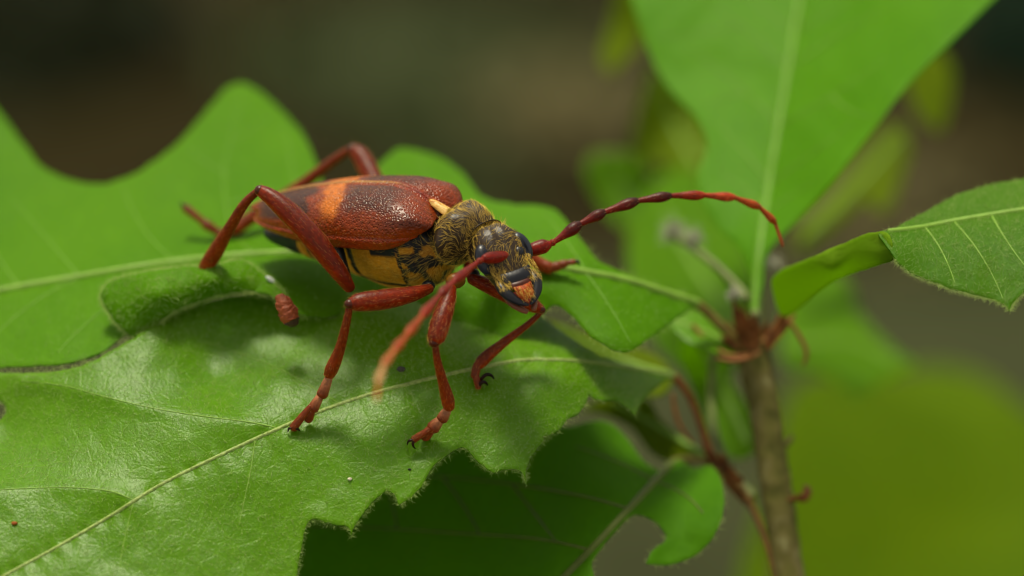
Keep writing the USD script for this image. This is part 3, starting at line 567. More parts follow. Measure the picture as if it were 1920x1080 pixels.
# hair of the leaves that are in focus
def seen(q): return (q[:, 0] > -20) & (q[:, 0] < 1940) & (q[:, 1] < 1100)
def haired(L, prim, n, length, edge, elen, w=0.016, keep=seen):
    if n: hairs('surface_hair', L.fuzz(n, length, keep=keep), w, LEAF_HAIR, prim, 'stuff')
    if edge: hairs('margin_hair', L.fringe(edge, elen, keep=keep), w, LEAF_HAIR, prim, 'stuff')
haired(A, leafA, 26000, 0.36, 3000, 0.36)
haired(B, leafB, 5000, 0.42, 2000, 0.5, keep=lambda q: seen(q) & (q[:, 2] < 14))
haired(FL, flap, 1200, 0.36, 2600, 0.36, 0.019)
haired(D1, leafD, 4500, 0.36, 0, 0.5)
hairs('margin_hair', D1.fringe(3600, .36, keep=lambda q: seen(q) & (q[:, 1] > 485)), .016, LEAF_HAIR, leafD, 'stuff')
haired(E, leafE, 0, 0.4, 1200, 0.4)

# ------------------------------------------------------------------ the beetle
YAW, NOSE_UP = math.radians(29), math.radians(10.0)
Fh = np.array([math.cos(YAW), -math.sin(YAW), 0]); BL = np.array([math.sin(YAW), math.cos(YAW), 0])     # forward on the level, and its left
BF = Fh * math.cos(NOSE_UP) + np.array([0, 0, 1]) * math.sin(NOSE_UP); BU = np.cross(BF, BL)
B0 = P(826, 432, 2.2)                                     # middle of the body below the scutellum
def bw(p): p = np.asarray(p, float); return B0 + p[..., :1] * BF + p[..., 1:2] * BL + p[..., 2:3] * BU
def wb(p): p = np.asarray(p, float) - B0; return np.stack([p @ BF, p @ BL, p @ BU], -1)

beetle = thing('beetle', 'rusty red long-horned beetle with golden hairy thorax standing on the green leaves', 'beetle')

RED, DARKRED, GOLD, BLACK = np.array(lin(150, 45, 14)), np.array(lin(80, 22, 12)), np.array(lin(165, 112, 16)), np.array([0.006, 0.007, 0.009])
ELYTRA = tinted('wing_case_look', rough=0.31, spec=0.38, bump=0.65, scale=6200.0, vor=True, vary=0.32)
BODY = tinted('body_look', rough=0.42, spec=0.4, bump=0.5, scale=9000.0)
LEG = tinted('leg_look', rough=0.40, spec=0.26, bump=0.5, scale=9000.0, vary=.3)
EYE_LOOK = plain('eye_look', (0.008, 0.010, 0.020), rough=0.33, spec=0.5, vary=0.1, bump=0.5, scale=16000.0, bdist=0.00002)
JAW = plain('jaw_look', (0.006, 0.007, 0.012), rough=0.36, spec=0.45, vary=0.2, bump=0.3, scale=5000.0)
ORANGE = plain('lip_look', lin(150, 62, 6), rough=0.5, spec=0.25, vary=0.5, scale=5000.0, bump=0.4)
MAROON = plain('maroon_look', lin(70, 24, 8), rough=0.35, vary=0.3, scale=5000.0)
PALP = plain('palp_look', lin(120, 70, 50), rough=0.35)
CLAW = plain('claw_look', lin(50, 18, 10), rough=0.25, vary=0.2)
CREAM = plain('scutellum_look', lin(222, 184, 105), rough=0.4, vary=0.15, scale=5000.0, bump=0.2)
GOLD_HAIR = plain('gold_hair_look', lin(218, 182, 76), rough=0.38, vary=0.25, scale=3000.0)
PALE_HAIR = plain('pale_hair_look', lin(215, 150, 75), rough=0.4, vary=0.1)

# body: one skin swept from the tail to the clypeus
#          x      z     half-width top   bottom
BEND, PIV = math.radians(-31), 3.35                          # the head is turned towards the viewer
def bend(p):
    p = np.array(p, float); k = np.clip((p[..., 0] - 2.7) / 1.5, 0, 1); k = k * k * (3 - 2 * k) * BEND
    dx, dy = p[..., 0] - PIV, p[..., 1].copy()
    p[..., 0], p[..., 1] = PIV + dx * np.cos(k) - dy * np.sin(k), dx * np.sin(k) + dy * np.cos(k)
    return p
HC = np.array([5.45, 0, -1.15]); hd_ = unit(np.array([0.67, 0, -0.74])); hn_ = np.array([-hd_[2], 0, hd_[0]])      # middle of the head; down the face; out of the face
HEAD = [(-1.40, 1.30, .92, 1.25), (-0.95, 1.58, 1.08, 1.35), (-0.3, 1.68, 1.05, 1.40), (0.4, 1.62, .96, 1.42), (1.0, 1.42, .82, 1.35), (1.55, 1.25, .66, 1.15), (2.05, 1.10, .52, .9), (2.35, .98, .42, .65), (2.5, .45, .2, .3)]
ST = np.array([
    [-14.3, -0.60, 0.10, 0.06, 0.10],
    [-13.9, -0.62, 0.80, 0.35, 0.50],
    [-12.0, -0.60, 1.55, 0.75, 1.15],
    [-9.0, -0.40, 2.20, 1.00, 2.15],
    [-6.0, -0.25, 2.62, 1.30, 3.20],
    [-3.8, -0.20, 2.90, 1.45, 3.85],
    [-1.8, -0.20, 2.92, 1.45, 3.95],
    [-0.6, -0.25, 2.60, 1.40, 3.50],
    [0.10, -0.20, 1.95, 1.20, 2.45],
    [0.45, -0.10, 1.95, 1.15, 2.15],
    [0.80, -0.05, 2.20, 1.30, 2.10],
    [1.15, -0.05, 2.32, 1.55, 2.10],
    [1.75, -0.05, 2.34, 1.85, 2.05],
    [2.35, -0.15, 1.98, 1.78, 1.90],
    [2.85, -0.35, 1.62, 1.45, 1.60],
    [3.10, -0.48, 1.52, 1.32, 1.45],
    [3.40, -0.62, 1.62, 1.40, 1.40],
    [3.65, -0.74, 1.55, 1.26, 1.30],
    [3.85, -0.66, 1.26, .98, 1.15]] + [[*(HC + a * hd_)[[0, 2]], w, t_, b_] for a, w, t_, b_ in HEAD])
sl = np.r_[0, np.cumsum(np.hypot(np.diff(ST[:, 0]), np.diff(ST[:, 1])))]
NS, NA = 300, 120
su = np.linspace(0, sl[-1], NS); fine = PchipInterpolator(sl, ST)(su)
tx = np.gradient(fine[:, 0]); tz = np.gradient(fine[:, 1]); k_ = 9
pad = lambda a: np.convolve(np.pad(a, k_, mode='edge'), np.ones(2 * k_ + 1) / (2 * k_ + 1), 'valid')
tx, tz = pad(tx), pad(tz); tl = np.hypot(tx, tz); tx, tz = tx / tl, tz / tl
ph = np.arange(NA) * 2 * np.pi / NA
c_, s_ = np.cos(ph), np.sin(ph)
X = fine[:, 0:1] + 0 * ph; yy = fine[:, 2:3] * np.sign(c_) * np.abs(c_) ** 0.86
hh = np.where(s_ > 0, fine[:, 3:4], fine[:, 4:5]) * np.sign(s_) * np.abs(s_) ** 0.88
g = lambda a, c, w: np.exp(-((a - c) / w) ** 2)
xs = fine[:, 0:1]
bump_ = np.zeros_like(X)
side = np.minimum(np.abs(ph), np.abs(np.abs(ph) - np.pi)); side = np.minimum(side, np.abs(2 * np.pi - ph))
bump_ += 0.42 * g(xs, 1.35, .4) * g(side, 0.0, .42)                     # lateral knob of the pronotum
bump_ += 0.16 * g(xs, 1.75, .6) * (g(ph, 1.0, .35) + g(ph, np.pi - 1.0, .35)) - 0.16 * g(xs, 1.75, .7) * g(ph, np.pi / 2, .16)
bump_ += -0.16 * g(xs, .85, .12) - 0.10 * g(xs, 3.0, .12) + 0.07 * g(xs, 3.45, .13)
under = (s_ < 0.25)
for xl in (-9.9, -7.9, -5.8, -1.75, -0.65, 0.25): bump_ += -0.14 * g(xs, xl, .10) * under
bump_ += -0.10 * g(ph, 2 * np.pi - 0.85, .05) * ((xs < -1.8) & (xs > -5.6)) - 0.10 * g(ph, np.pi + 0.85, .05) * ((xs < -1.8) & (xs > -5.6))
bump_ += -0.12 * g(xs, 4.9, .7) * g(ph, np.pi / 2, .14)                    # furrow between the eyes
rr = np.hypot(yy, hh) + 1e-9
yy = yy * (1 + bump_ / rr); hh = hh * (1 + bump_ / rr)
V = np.stack([X - hh * tz[:, None], yy, fine[:, 1:2] + hh * tx[:, None]], -1)
bv, bf = V.reshape(-1, 3), grid_faces(NS, NA, True)[:, ::-1]
nb_ = normals_of(bv, bf)
if (nb_ * (bv - np.repeat(np.c_[fine[:, 0], 0 * fine[:, 0], fine[:, 1]], NA, 0))).sum() < 0: bf = bf[:, ::-1]; nb_ = -nb_
bv = bv + nb_ * (0.05 * (meshkit.fbm(bv * 2.6, 3, 2) - 0.5))[:, None]
# colours of the skin
xx = np.repeat(xs, NA, 1).ravel(); pp = np.tile(ph, NS); lowness = np.clip(-np.sin(pp), -1, 1); nz = meshkit.fbm(bv * 1.3, 3, 8)
gold = np.zeros(len(bv))
belly = (xx < 0.4)
gold = np.where(belly, np.clip(0.75 + 0.9 * (nz - .5), 0, 1), 0.25)
def dark(mask): global gold; gold = np.where(mask, 0.0, gold)
dark(belly & (lowness < 0.12) & (xx < -1.9) & (xx > -3.9)); dark(belly & (lowness < -0.02))
for xl, w in ((-1.75, .14), (-.55, .16), (-9.6, .15), (-7.6, .15), (-5.75, .22)): dark((np.abs(xx - xl + 0.15 * (nz - .5)) < w) & belly)
dark((xx < -1.8) & (xx > -5.6) & (np.minimum(np.abs(pp - 2 * np.pi + .85), np.abs(pp - np.pi - .85)) < .045))
dark((xx > -1.6) & (xx < -0.6) & (lowness > .1) & (lowness < .62) & (nz > .38)); dark((xx > -0.5) & (xx < 0.7) & (nz > .48))
dark(xx < -10.5)
col = BLACK + (GOLD * np.where(belly, 1.65, .26)[:, None] - BLACK) * gold[:, None]
body = obj('body', (bw(bend(bv)), bf), BODY, beetle, tint=col)

# hair of the body: lies back along the skin, swirling on the pronotum
def body_hair(n, sel, length, lift, name, swirl=0.5, w=0.03):
    wt = sel[bf].min(1)
    p, kf, _ = sample_surface(bv, bf, n, wt)
    nn = unit(np.cross(bv[bf[kf, 1]] - bv[bf[kf, 0]], bv[bf[kf, 2]] - bv[bf[kf, 0]])); flip = (nn * nb_[bf[kf, 0]]).sum(1) < 0; nn[flip] *= -1
    a = 6.5 * (meshkit.fbm(p * 0.75 + 3, 2, 17) - 0.5) * swirl * 2 + rng.normal(0, .22, n)
    back = np.array([-1.0, 0, 0]) - nn * (-nn[:, :1]); back = unit(back - nn * (back * nn).sum(1, keepdims=True)); lat = np.cross(nn, back)
    d = back * np.cos(a)[:, None] + lat * np.sin(a)[:, None]
    cur = hair_curves(p, unit(d + nn * lift), unit(d - nn * 0.25 * lift), length * (.6 + .7 * rng.random(n)), 5)
    hairs(name, bw(bend(cur)), w, GOLD_HAIR, body)
up_ = np.sin(pp)
pro = ((xx > 0.7) & (xx < 3.75)).astype(float) * np.where((np.abs(np.abs(np.cos(pp)) - .93) < .08) & (xx < 1.7) & (xx > 0.95) & (up_ > -.2), .08, 1) * (0.35 + 1.3 * nz)
body_hair(1750, pro, 0.48, 0.34, 'thorax_hair', 0.6, .0145)
body_hair(700, g(xx, 3.45, .2) + g(xx, .85, .1), 0.55, 0.5, 'collar_hair', 0.25, .016)
hd = (xx > 3.9).astype(float) * (0.4 + nz)
body_hair(850, hd, 0.44, 0.4, 'head_hair', 0.5, .015)
body_hair(3800, np.where(belly & (lowness > -.1), gold + .04, 0) * (xx > -11), 0.34, 0.10, 'belly_hair', 0.10, 0.012)
body_hair(700, ((xx > -1.7) & (xx < 1.0) & (lowness > -.3)).astype(float), 0.7, 0.4, 'breast_hair', 0.3, .016)

# wing cases
EL, EW, EH, EZ = 15.6, 1.21, 1.08, 0.52
wu = PchipInterpolator([0, .03, .09, .18, .4, .6, .8, .92, .98, 1.0], [2.05, 2.65, 3.12, 3.26, 3.14, 2.78, 2.08, 1.38, .78, .35])
hu = PchipInterpolator([0, .02, .06, .12, .22, .4, .6, .8, .93, 1.0], [.75, 1.30, 1.85, 2.25, 2.55, 2.50, 2.20, 1.60, .9, .45])
def case(sgn, name):
    nu, nv = 150, 64
    u = np.linspace(0, 1, nu)[:, None] ** 1.15; v = np.linspace(0, 1, nv)[None]
    phi = v * 1.74 + 1e-6
    y = np.clip(np.sin(np.clip(phi, 0, 1.9)), 0, 1) ** 0.86 * wu(u) * EW * np.where(phi > np.pi / 2, 1 - 0.44 * np.clip(phi - np.pi / 2, 0, 1) ** 1.2, 1)
    z = EZ + EH * hu(u) * np.sign(np.cos(phi)) * np.abs(np.cos(phi)) ** 0.85
    x = 0.16 + 0.58 * g(v, .48, .38) - 1.0 * np.clip((v - .5) / .5, 0, 1) ** 2.2 * np.exp(-u / .2) - EL * u * (1 - 0.05 * v)
    z = z + 0.22 * g(u, .07, .06) * g(v, .62, .16) - 0.42 * np.exp(-(y / .75) ** 2) * np.exp(-(u / .10) ** 1.5) - 0.05 * g(y, .35, .14) * (u > .05)
    z = z + 0.10 * g(y, 0.08, .10)                                      # the raised seam bead
    z = z - 0.05 * g(v, .80, .035) * g(u, .3, .35)  # groove and bead along the outer margin
    z = z - 0.0 * u
    p = np.stack([x + 0 * y, sgn * (y + 0.035), z + 0 * y], -1).reshape(-1, 3)
    f = grid_faces(nu, nv)
    if normals_of(p, f)[:, 2].sum() < 0: f = f[:, ::-1]
    n = normals_of(p, f)
    vr = np.broadcast_to(v, (nu, nv)).ravel(); p = p + n * (0.05 * (meshkit.fbm(p * 1.2, 3, 3) - .5) + .08 * g(vr, .89, .02) - .035 * g(vr, .845, .03))[:, None]
    sv, sf, _ = solid_sheet(p, f, 0.12)
    uu, vv, yv = (np.broadcast_to(a, (nu, nv)).ravel() for a in (u, v, y)); q = meshkit.fbm(p * 1.1, 3, 5) - .5
    sm = lambda a, lo, hi: np.clip((a - lo) / (hi - lo), 0, 1) ** 2 * (3 - 2 * np.clip((a - lo) / (hi - lo), 0, 1))
    base = np.array(lin(122, 44, 4)); darkc = np.array(lin(46, 18, 11)); pale = np.array(lin(186, 100, 14)); rim = np.array(lin(140, 46, 12)); tan = np.array(lin(170, 124, 60))
    c = np.tile(base, (len(p), 1))
    mixin = lambda c, k, t: c * (1 - k[:, None]) + t * k[:, None]
    front = sm(uu, .06, .2) * (1 - sm(uu, .36, .47)) * (1 - sm(vv + .25 * q, .40, .62)) * sm(yv, .25, .6)
    c = mixin(c, np.clip(front * (0.8 + .7 * q), 0, 1), darkc)
    hump = g(uu, .08, .10) * g(vv, .62, .22); c = mixin(c, 0.75 * hump, darkc * 1.3)
    rear = sm(uu + .15 * q, .57, .62) * (1 - sm(uu, .90, .97)) * (1 - sm(vv, .62, .8)); c = mixin(c, .9 * rear, darkc)
    band = sm(uu + .12 * q + .06 * vv, .425, .475) * (1 - sm(uu + .12 * q + .06 * vv, .525, .585)) * (1 - sm(vv, .45, .75)) * sm(yv, .1, .25); c = mixin(c, band, pale)
    c = mixin(c, 0.6 * sm(vv, .62, .78), np.array(lin(140, 54, 2)))
    c = mixin(c, sm(vv, .83, .88) * .5, rim); c = mixin(c, (1 - sm(yv, .10, .2)) * sm(uu, .1, .25), tan); c = mixin(c, 0.6 * (1 - sm(yv, .2, .35)) * (1 - sm(uu, .1, .3)), np.array(lin(118, 24, 8)))
    o = obj(name, (bw(sv), sf), ELYTRA, beetle, tint=np.vstack([c, c]))
    ps, kf, _ = sample_surface(p, f, 700); nn = n[f[kf, 0]]
    d = unit(np.array([-1.0, 0, -.1]) + rng.normal(0, .25, ps.shape))
    hairs('fine_hair', bw(hair_curves(ps, unit(d + nn * .5), d, .16 + 0 * ps[:, 0], 3)), 0.010, PALE_HAIR, o)
    return o
case(-1, 'wing_case'); case(1, 'wing_case')
# scutellum
u = np.linspace(0, 1, 24) ** .8; w = np.linspace(-1, 1, 13)
v = np.stack([np.broadcast_to(0.95 - 1.42 * u[:, None], (24, 13)), (0.52 * np.sqrt(np.clip(1 - u ** 3, 0, 1)) * (1 - .25 * u) + .015)[:, None] * w, 1.22 + 0.86 * u[:, None] + 0.36 * (1 - w[None] ** 2) * np.sqrt(np.clip(1.02 - u[:, None] ** 3, 0, 1)) + 0 * w], -1).reshape(-1, 3)
f = grid_faces(24, 13); f = f[:, ::-1] if normals_of(v, f)[:, 2].sum() < 0 else f
sc = obj('scutellum', (bw(solid_sheet(v, f, .15)[0]), solid_sheet(v, f, .15)[1]), CREAM, beetle)
ps, kf, _ = sample_surface(v, f, 120); hairs('hair', bw(hair_curves(ps, unit(np.array([-1, 0, .75]) + rng.normal(0, .2, ps.shape)), np.tile([-1.0, 0, .5], (120, 1)), .26 + 0 * ps[:, 0], 4)), .012, PALE_HAIR, sc)

# head: eyes, cheeks and mouthparts, in a frame that looks down the face
def hp(a, y, o): a, y, o = np.broadcast_arrays(np.asarray(a, float), np.asarray(y, float), np.asarray(o, float)); return bend(HC + 1.15 * a[..., None] * hd_ + 1.26 * y[..., None] * np.array([0, 1.0, 0]) + 1.05 * o[..., None] * hn_)
def hell(a, y, o, ra, ry, ro, rotz=0.0):
    m = trimesh.creation.icosphere(3, 1.0); q = np.asarray(m.vertices) * [ra, ry, ro]
    cz, sz = math.cos(rotz), math.sin(rotz); q = np.c_[q[:, 0] * cz - q[:, 1] * sz, q[:, 0] * sz + q[:, 1] * cz, q[:, 2]]
    return bw(hp(a + q[:, 0], y + q[:, 1], o + q[:, 2])), np.asarray(m.faces)
hdb = np.array([hd_[0] * math.cos(BEND), hd_[0] * math.sin(BEND), hd_[2]]); hnb = np.array([hn_[0] * math.cos(BEND), hn_[0] * math.sin(BEND), hn_[2]])
for s in (-1, 1):
    ey = trimesh.creation.icosphere(4, 1.0); q = np.asarray(ey.vertices); notch = 1 - .34 * np.exp(-((q[:, 0] - .25) / .45) ** 2) * (q[:, 1] * s < 0.1)
    q = q * [.86, .47, .44] * np.c_[np.ones(len(q)), notch, notch]; cz, sz = math.cos(s * .12), math.sin(s * .12)
    obj('eye', (bw(hp(-.05 + q[:, 0] * cz - q[:, 1] * sz, s * 1.14 + q[:, 0] * sz + q[:, 1] * cz - s * .0, .36 - .22 * q[:, 0] + q[:, 2])), np.asarray(ey.faces)), EYE_LOOK, beetle)
    obj('antennal_socket', hell(0.26, s * .70, .66, .34, .30, .26), JAW, beetle)
FR = lambda L: [np.array(q) for q in L]
def face_tube(pts, radii, flat, look, name, n=16):
    q = np.array(pts, float); return obj(name, tube(bw(hp(q[:, 0], q[:, 1], q[:, 2])), np.array(radii) * 1.15, n, 26, flat=flat, flat_dir=unit(hnb[0] * BF + hnb[1] * BL + hnb[2] * BU)), look, beetle)
# clypeus plate, labrum, jaws, palps
def plate(a0, a1, w0, w1, o0, o1, bulge, look, name):
    u, w = np.linspace(0, 1, 18), np.linspace(-1, 1, 21)
    wid = (w0 + (w1 - w0) * u) * np.interp(u, [0, .08, .85, 1], [.9, 1, 1, .82])
    v = hp((a0 + (a1 - a0) * u)[:, None] - 0.10 * w[None] ** 2 * (a1 - a0), wid[:, None] * w[None], (o0 + (o1 - o0) * u)[:, None] + bulge * (1 - w[None] ** 2) * np.sin(np.pi * (.12 + .76 * u))[:, None]).reshape(-1, 3)
    f = grid_faces(18, 21); f = f[:, ::-1] if (normals_of(v, f) @ hnb).sum() < 0 else f
    sv, sf, _ = solid_sheet(v, f, .14); o = obj(name, (bw(sv), sf), look, beetle); return o, v, f
plate(1.25, 1.95, .95, .80, .62, .62, .16, JAW, 'clypeus')
plate(1.90, 2.30, .62, .58, .60, .62, .12, MAROON, 'labrum_base')
lab, lv, lf = plate(2.26, 3.10, .55, .42, .66, .52, .20, ORANGE, 'labrum')
ps, kf, _ = sample_surface(lv, lf, 60); hairs('hair', bw(hair_curves(ps, unit(hdb + .4 * hnb + rng.normal(0, .25, ps.shape)), np.tile(hdb, (60, 1)), .34 + 0 * ps[:, 0], 4)), .016, GOLD_HAIR, lab)
for s in (-1, 1):
    face_tube([(1.55, s * .92, .20), (2.05, s * .94, .32), (2.6, s * .78, .38), (3.05, s * .46, .36), (3.34, s * .08, .30)], [.30, .36, .30, .21, .08], .75, JAW, 'mandible')
    face_tube([(2.0, s * .78, -.3), (2.8, s * .70, -.2), (3.3, s * .42, -.1), (3.6, s * .22, .0)], [.16, .17, .18, .15], 1, PALP, 'palp')
# golden hair on the face
fh = []
for s in (-1, 1):
    n = 340; q = hp(rng.uniform(.45, 2.1, n), s * rng.uniform(.5, 1.25, n), rng.uniform(.42, .70, n)); fh.append(q)
q = np.vstack(fh); d = unit(hdb + .35 * hnb + rng.normal(0, .3, q.shape))
hairs('face_hair', bw(hair_curves(q, d, unit(hdb + rng.normal(0, .2, q.shape)), .38 * (.6 + .6 * rng.random(len(q))), 4)), .016, GOLD_HAIR, body)

# limbs: joints are photo pixels with a depth, feet end on the leaves
SPR = 1 / S
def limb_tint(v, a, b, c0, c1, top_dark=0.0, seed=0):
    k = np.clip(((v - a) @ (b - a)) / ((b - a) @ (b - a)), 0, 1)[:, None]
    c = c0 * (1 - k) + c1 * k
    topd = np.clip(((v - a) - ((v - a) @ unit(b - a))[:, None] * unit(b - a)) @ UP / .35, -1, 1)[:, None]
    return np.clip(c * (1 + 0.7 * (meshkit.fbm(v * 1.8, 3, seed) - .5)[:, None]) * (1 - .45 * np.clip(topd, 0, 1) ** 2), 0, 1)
def limb(name, pts, radii, parent, c0, c1, n=18, rows=40, look=None, fuzz=0, fl=0.3, dark_ends=False):
    q = np.array(pts, float); w = P(q[:, 0], q[:, 1], q[:, 2]); v, f = tube(w, np.array(radii) * SPR, n, rows)
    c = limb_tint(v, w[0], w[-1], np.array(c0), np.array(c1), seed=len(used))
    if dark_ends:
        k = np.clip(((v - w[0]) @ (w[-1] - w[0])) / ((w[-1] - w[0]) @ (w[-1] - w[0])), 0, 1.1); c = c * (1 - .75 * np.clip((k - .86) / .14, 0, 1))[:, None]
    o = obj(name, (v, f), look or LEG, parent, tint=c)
    if fuzz:
        ps, kf, _ = sample_surface(v, f, fuzz); nn = unit(np.cross(v[f[kf, 1]] - v[f[kf, 0]], v[f[kf, 2]] - v[f[kf, 0]])); ax = unit(w[-1] - w[0])
        cen = w[0] + ((ps - w[0]) @ ax)[:, None] * ax; nn = np.where(((ps - cen) * nn).sum(1, keepdims=True) < 0, -nn, nn)
        d = unit(ax + nn * .5 + rng.normal(0, .15, ps.shape))
        hairs('hair', hair_curves(ps, d, unit(ax + rng.normal(0, .1, ps.shape)), fl * (.5 + .7 * rng.random(fuzz)), 4), .009, PALE_HAIR, o)
    return o
FE, TI, TA, TAP = lin(124, 34, 2), lin(124, 44, 3), lin(116, 48, 16), lin(176, 116, 80)
def leg(femur, fr, tibia, tr, tarsus, label=None, claw=None, pale=True):
    L = part('leg', beetle)
    if label: tag(L, label)
    limb('femur', femur, fr, L, np.array(FE) * .9, FE, fuzz=420, rows=44, dark_ends=False)
    kn = P(*femur[-1]); obj('knee', ellipsoid(P(*np.array(femur[-1]) + np.array([0, 0, -.1])), np.eye(3) * fr[-1] * SPR * .92, 3), CLAW if False else MAROON, L)
    limb('tibia', tibia, tr, L, np.array(TI) * .75, TI, fuzz=260, fl=.22)
    for i, (a, b, ra, rb) in enumerate(tarsus):
        limb('tarsus_segment', [a, ((a[0] + b[0]) / 2, (a[1] + b[1]) / 2, (a[2] + b[2]) / 2 - .05), b], [ra, (ra + rb) / 2 * 1.05, rb], L, TAP if pale and i < 2 else TA, TA, rows=12, n=12, fuzz=50, fl=.2)
    if claw:
        for q, r in claw: limb('claw', q, r, L, lin(40, 14, 8), lin(12, 6, 4), rows=14, n=8, look=LEG)
    return L
# middle leg, near side
leg([(806, 541, .3), (770, 552, -.6), (715, 562, -1.6), (672, 567, -2.2), (655, 570, -2.4)], [9, 15, 19, 17, 10],
    [(656, 572, -2.4), (648, 612, -1.9), (637, 655, -1.1), (622, 692, -.4), (617, 703, -.2)], [6.5, 8, 10, 12.5, 10.5],
    [((618, 705, -.2), (604, 740, .1), 7, 11), ((603, 738, .1), (587, 766, .2), 6, 11), ((586, 764, .2), (578, 786, .5), 7, 9), ((582, 762, .0), (550, 802, .3), 5, 8.5)],
    'near middle leg, foot planted on the leaf', [([(551, 802, .2), (543, 803, .1), (540, 810, .3)], [3, 2.5, 1]), ([(552, 802, .2), (558, 804, .1), (562, 808, .3)], [3, 2.5, 1])])
# fore leg, near side
leg([(846, 540, -1.2), (838, 570, -1.8), (826, 605, -2.4), (818, 632, -2.7), (814, 642, -2.7)], [10, 15.5, 18.5, 17, 11],
    [(816, 644, -2.7), (819, 670, -2.4), (830, 715, -1.5), (840, 752, -.8), (842, 764, -.6)], [6, 7, 9.5, 12.5, 10.5],
    [((839, 768, -.5), (829, 785, -.3), 8, 11.5), ((828, 784, -.3), (812, 802, -.1), 7, 13), ((812, 800, -.1), (797, 818, .3), 8, 11), ((813, 800, -.3), (776, 824, -.1), 5, 7)],
    'near fore leg, foot planted on the leaf', [([(777, 824, -.2), (768, 826, -.3), (764, 834, .2)], [3.2, 2.6, 1]), ([(777, 825, -.2), (774, 832, -.2), (779, 841, .1)], [3.2, 2.6, 1])])
# fore leg, far side
leg([(884, 522, 1.4), (925, 540, 1.8), (968, 561, 2.4), (1002, 574, 2.9), (1016, 581, 3.0)], [11, 15, 15.5, 13, 8],
    [(1016, 584, 3.0), (985, 612, 3.2), (945, 642, 2.9), (905, 676, 2.6), (897, 686, 2.5)], [5, 6.5, 9, 12, 9],
    [((895, 684, 2.5), (890, 705, 2.4), 8, 8), ((891, 700, 2.4), (897, 726, 2.35), 7, 6)],
    'far fore leg, knee below the jaws', [([(898, 724, 2.3), (906, 716, 2.1), (914, 722, 2.5)], [3.5, 3.5, 1.5]), ([(900, 714, 2.4), (915, 702, 2.2), (926, 710, 2.7)], [3.5, 3.5, 1.5])], pale=False)
# hind leg, near side
leg([(656, 540, 1.6), (632, 505, 1.2), (590, 450, .9), (545, 402, 1.2), (503, 366, 1.6), (487, 357, 1.8)], [11, 17, 21, 20.5, 15, 11],
    [(484, 358, 1.9), (462, 378, 2.4), (432, 425, 3.8), (398, 482, 5.6), (384, 502, 6.2)], [7, 8.5, 11, 15.5, 13],
    [((380, 506, 6.4), (362, 524, 6.8), 9, 11), ((362, 524, 6.8), (345, 536, 7.3), 8, 11), ((345, 536, 7.3), (318, 548, 7.9), 6, 7)],
    'near hind leg raised in a high knee')
# hind leg, far side
leg([(742, 440, 9.0), (715, 370, 11.5), (692, 320, 13.0), (672, 288, 13.8), (662, 281, 14.0)], [12, 17, 20, 18, 13],
    [(655, 281, 14.2), (630, 298, 14.6), (560, 350, 15.2), (480, 402, 15.5), (440, 430, 15.3)], [8, 10, 12, 14, 15],
    [((438, 433, 15.2), (412, 440, 15.2), 9, 12), ((413, 438, 15.2), (385, 420, 15.3), 7, 11), ((386, 420, 15.2), (348, 390, 15.6), 6, 9)],
    'far hind leg, knee showing above the wing cases', [([(349, 391, 15.5), (342, 384, 15.3), (340, 378, 15.7)], [4, 3, 1])], pale=False)
# middle leg, far side
leg([(880, 500, 5.2), (910, 470, 6.0), (940, 448, 6.8), (962, 442, 7.2)], [14, 20, 20, 13],
    [(964, 445, 7.2), (985, 470, 7.4), (1012, 495, 7.5), (1030, 502, 7.4)], [8, 10, 13, 13],
    [((1030, 503, 7.4), (1046, 499, 7.3), 9, 10), ((1046, 499, 7.3), (1060, 494, 7.3), 8, 8), ((1060, 493, 7.2), (1076, 491, 7.2), 5, 6)],
    'far middle leg reaching out behind the head', [([(1076, 491, 7.2), (1084, 490, 7.1), (1086, 497, 7.4)], [4, 3, 1.5])], pale=False)
# coxae
for c, r, tint in (((803, 536, .8), 13, BLACK), ((854, 526, -.1), 19, GOLD * .5), ((886, 514, 1.6), 14, BLACK)):
    v, f = ellipsoid(P(*c), np.diag([1.0, .8, .8]) * r * SPR, 3); obj('coxa', (v, f), BODY, beetle, tint=np.tile(tint, (len(v), 1)))

q = np.array([(634, 458, 3.0), (638, 482, 2.5), (646, 512, 2.1), (656, 540, 1.8)], float); v, f = tube(P(q[:, 0], q[:, 1], q[:, 2]), np.array([8, 11, 11, 8]) * SPR, 14, 24); obj('coxa', (v, f), BODY, beetle, tint=np.tile(BLACK, (len(v), 1)))
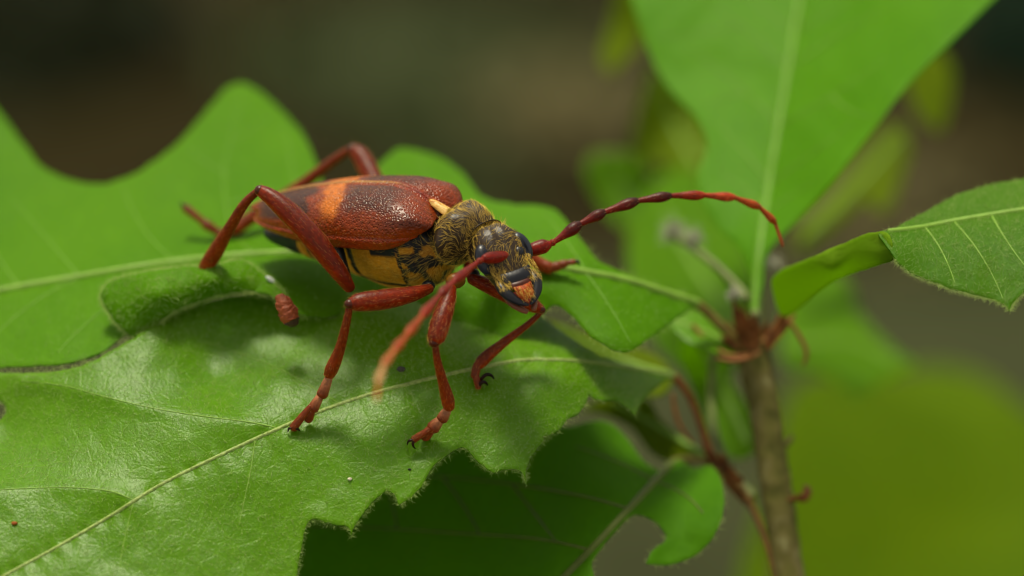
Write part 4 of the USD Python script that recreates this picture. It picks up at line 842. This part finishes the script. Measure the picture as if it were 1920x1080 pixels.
# antennae
def antenna(joints, radii, colors, label):
    An = part('antenna', beetle); tag(An, label)
    for i in range(len(joints) - 1):
        a, b = np.array(joints[i], float), np.array(joints[i + 1], float); r0, r1 = radii[i]
        mid = (a + b) / 2; c0, c1 = colors[i]
        shape = [a, a * .7 + b * .3, a * .25 + b * .75, b]
        rad = [r0 * .70, (r0 + r1) / 2 * (1.1 if i == 0 else .76), r1 * 1.02, r1 * .66]
        limb('antenna_segment', shape, rad, An, c0, c1, n=14, rows=18, fuzz=40 if i < 7 else 20, fl=.14)
    return An
R0, R1, OR, PALE_O = lin(120, 22, 8), lin(112, 24, 8), lin(160, 66, 20), lin(182, 98, 50)
D_ = lin(55, 14, 12)
antenna([(988, 471, 1.3), (1028, 459, 1.7), (1040, 453, 1.8), (1086, 421, 2.2), (1132, 398, 2.6), (1194, 377, 3.1), (1256, 367, 3.6), (1319, 366, 4.2), (1376, 370, 4.8), (1424, 388, 5.3), (1453, 417, 5.7), (1468, 461, 6.0)],
        [(10, 14), (7, 7), (7, 12), (7.5, 11), (7.5, 11), (7, 10), (6.8, 9.5), (6.5, 9), (6.2, 8.2), (6, 7.5), (5.6, 3.5)],
        [(R0, R0), (R0, R0), (R0, D_), (R0, D_), (R0, D_), (R1, D_), (R1, lin(150, 45, 20)), (lin(160, 55, 25), lin(175, 62, 28)), (OR, OR), (OR, OR), (OR, PALE_O)], 'far antenna arching over to the right')
antenna([(962, 478, -.9), (908, 485, -3.0), (896, 491, -3.4), (853, 526, -6.4), (826, 552, -8.2), (792, 592, -10.8), (764, 627, -12.9), (741, 655, -14.6), (720, 684, -16.2), (709, 716, -17.5), (706, 752, -18.6)],
        [(7.5, 11.5), (6, 6), (6, 9.5), (6.5, 9.5), (6.5, 9.5), (6.5, 9), (6.2, 8.6), (6, 8), (5.6, 7), (5, 3)],
        [(R0, R0), (R0, R0), (R0, R0), (R0, R1), (R1, lin(140, 40, 12)), (OR, OR), (OR, OR), (PALE_O, PALE_O), (lin(190, 140, 90), lin(190, 140, 90)), (OR, OR)], 'near antenna hanging down towards the viewer, out of focus')

# ------------------------------------------------------------------ small things on the leaves
pel = thing('dropping', 'small wrinkled rusty brown insect dropping with a dark end beside the curled lobe', 'dropping')
q = np.array([(526, 560, 3.2), (533, 572, 3.0), (541, 588, 3.0), (547, 603, 3.2)], float)
v, f = tube(P(q[:, 0], q[:, 1], q[:, 2]), np.array([11, 16, 18.5, 15]) * SPR, 48, 80)
n = normals_of(v, f); v = v + n * (.34 * (meshkit.fbm(v * [2.4, 2.4, 4.4], 3, 6) - .5))[:, None]
kk = np.clip((v - P(*q[0])) @ unit(P(*q[-1]) - P(*q[0])) / np.linalg.norm(P(*q[-1]) - P(*q[0])), 0, 1.2)[:, None]
tint = np.where(kk > .96, np.array(lin(58, 40, 14)), np.array(lin(150, 70, 32)))
obj('pellet', (v, f), tinted('dropping_look', rough=.6, bump=.6, scale=6000), pel, tint=tint)
drop = obj('dew_drop', ellipsoid(FL.on(507, 524, .12)[0], np.array([[.30, 0, -.22], [0, .12, 0], [.08, 0, .12]]), 3), plain('dew_glint_look', (.8, .85, .85), rough=.08, vary=.02)); tag(drop, 'tiny dew drop with its glint painted white, on the edge of the curled lobe', 'dew drop')  # the glint is put into the drop as an opaque white colour
def speck(px, py, L, r, col, label, k):
    c = L.on(px, py, r * .4)[0]; m = trimesh.creation.icosphere(2, r); w = np.asarray(m.vertices); w = w * (1 + .5 * (meshkit.noise(w * 9 / r * .3 + k) - .5))[:, None] * [1.2, .9, .7]
    o = obj('speck', (c + w, m.faces), plain('speck_look_%d' % k, col, rough=.8)); tag(o, label, 'speck')
speck(752, 692, A, .24, lin(70, 70, 60), 'grey speck of dirt on the leaf left of the near fore leg', 1)
speck(27, 981, A, .16, lin(150, 80, 20), 'orange speck of dirt at the lower left of the front leaf', 2)
speck(768, 880, A, .09, lin(20, 20, 14), 'tiny black speck on the front leaf below the fore foot', 3)
speck(656, 898, A, .13, lin(200, 195, 170), 'tiny pale crumb on the front leaf above its toothed margin', 4)
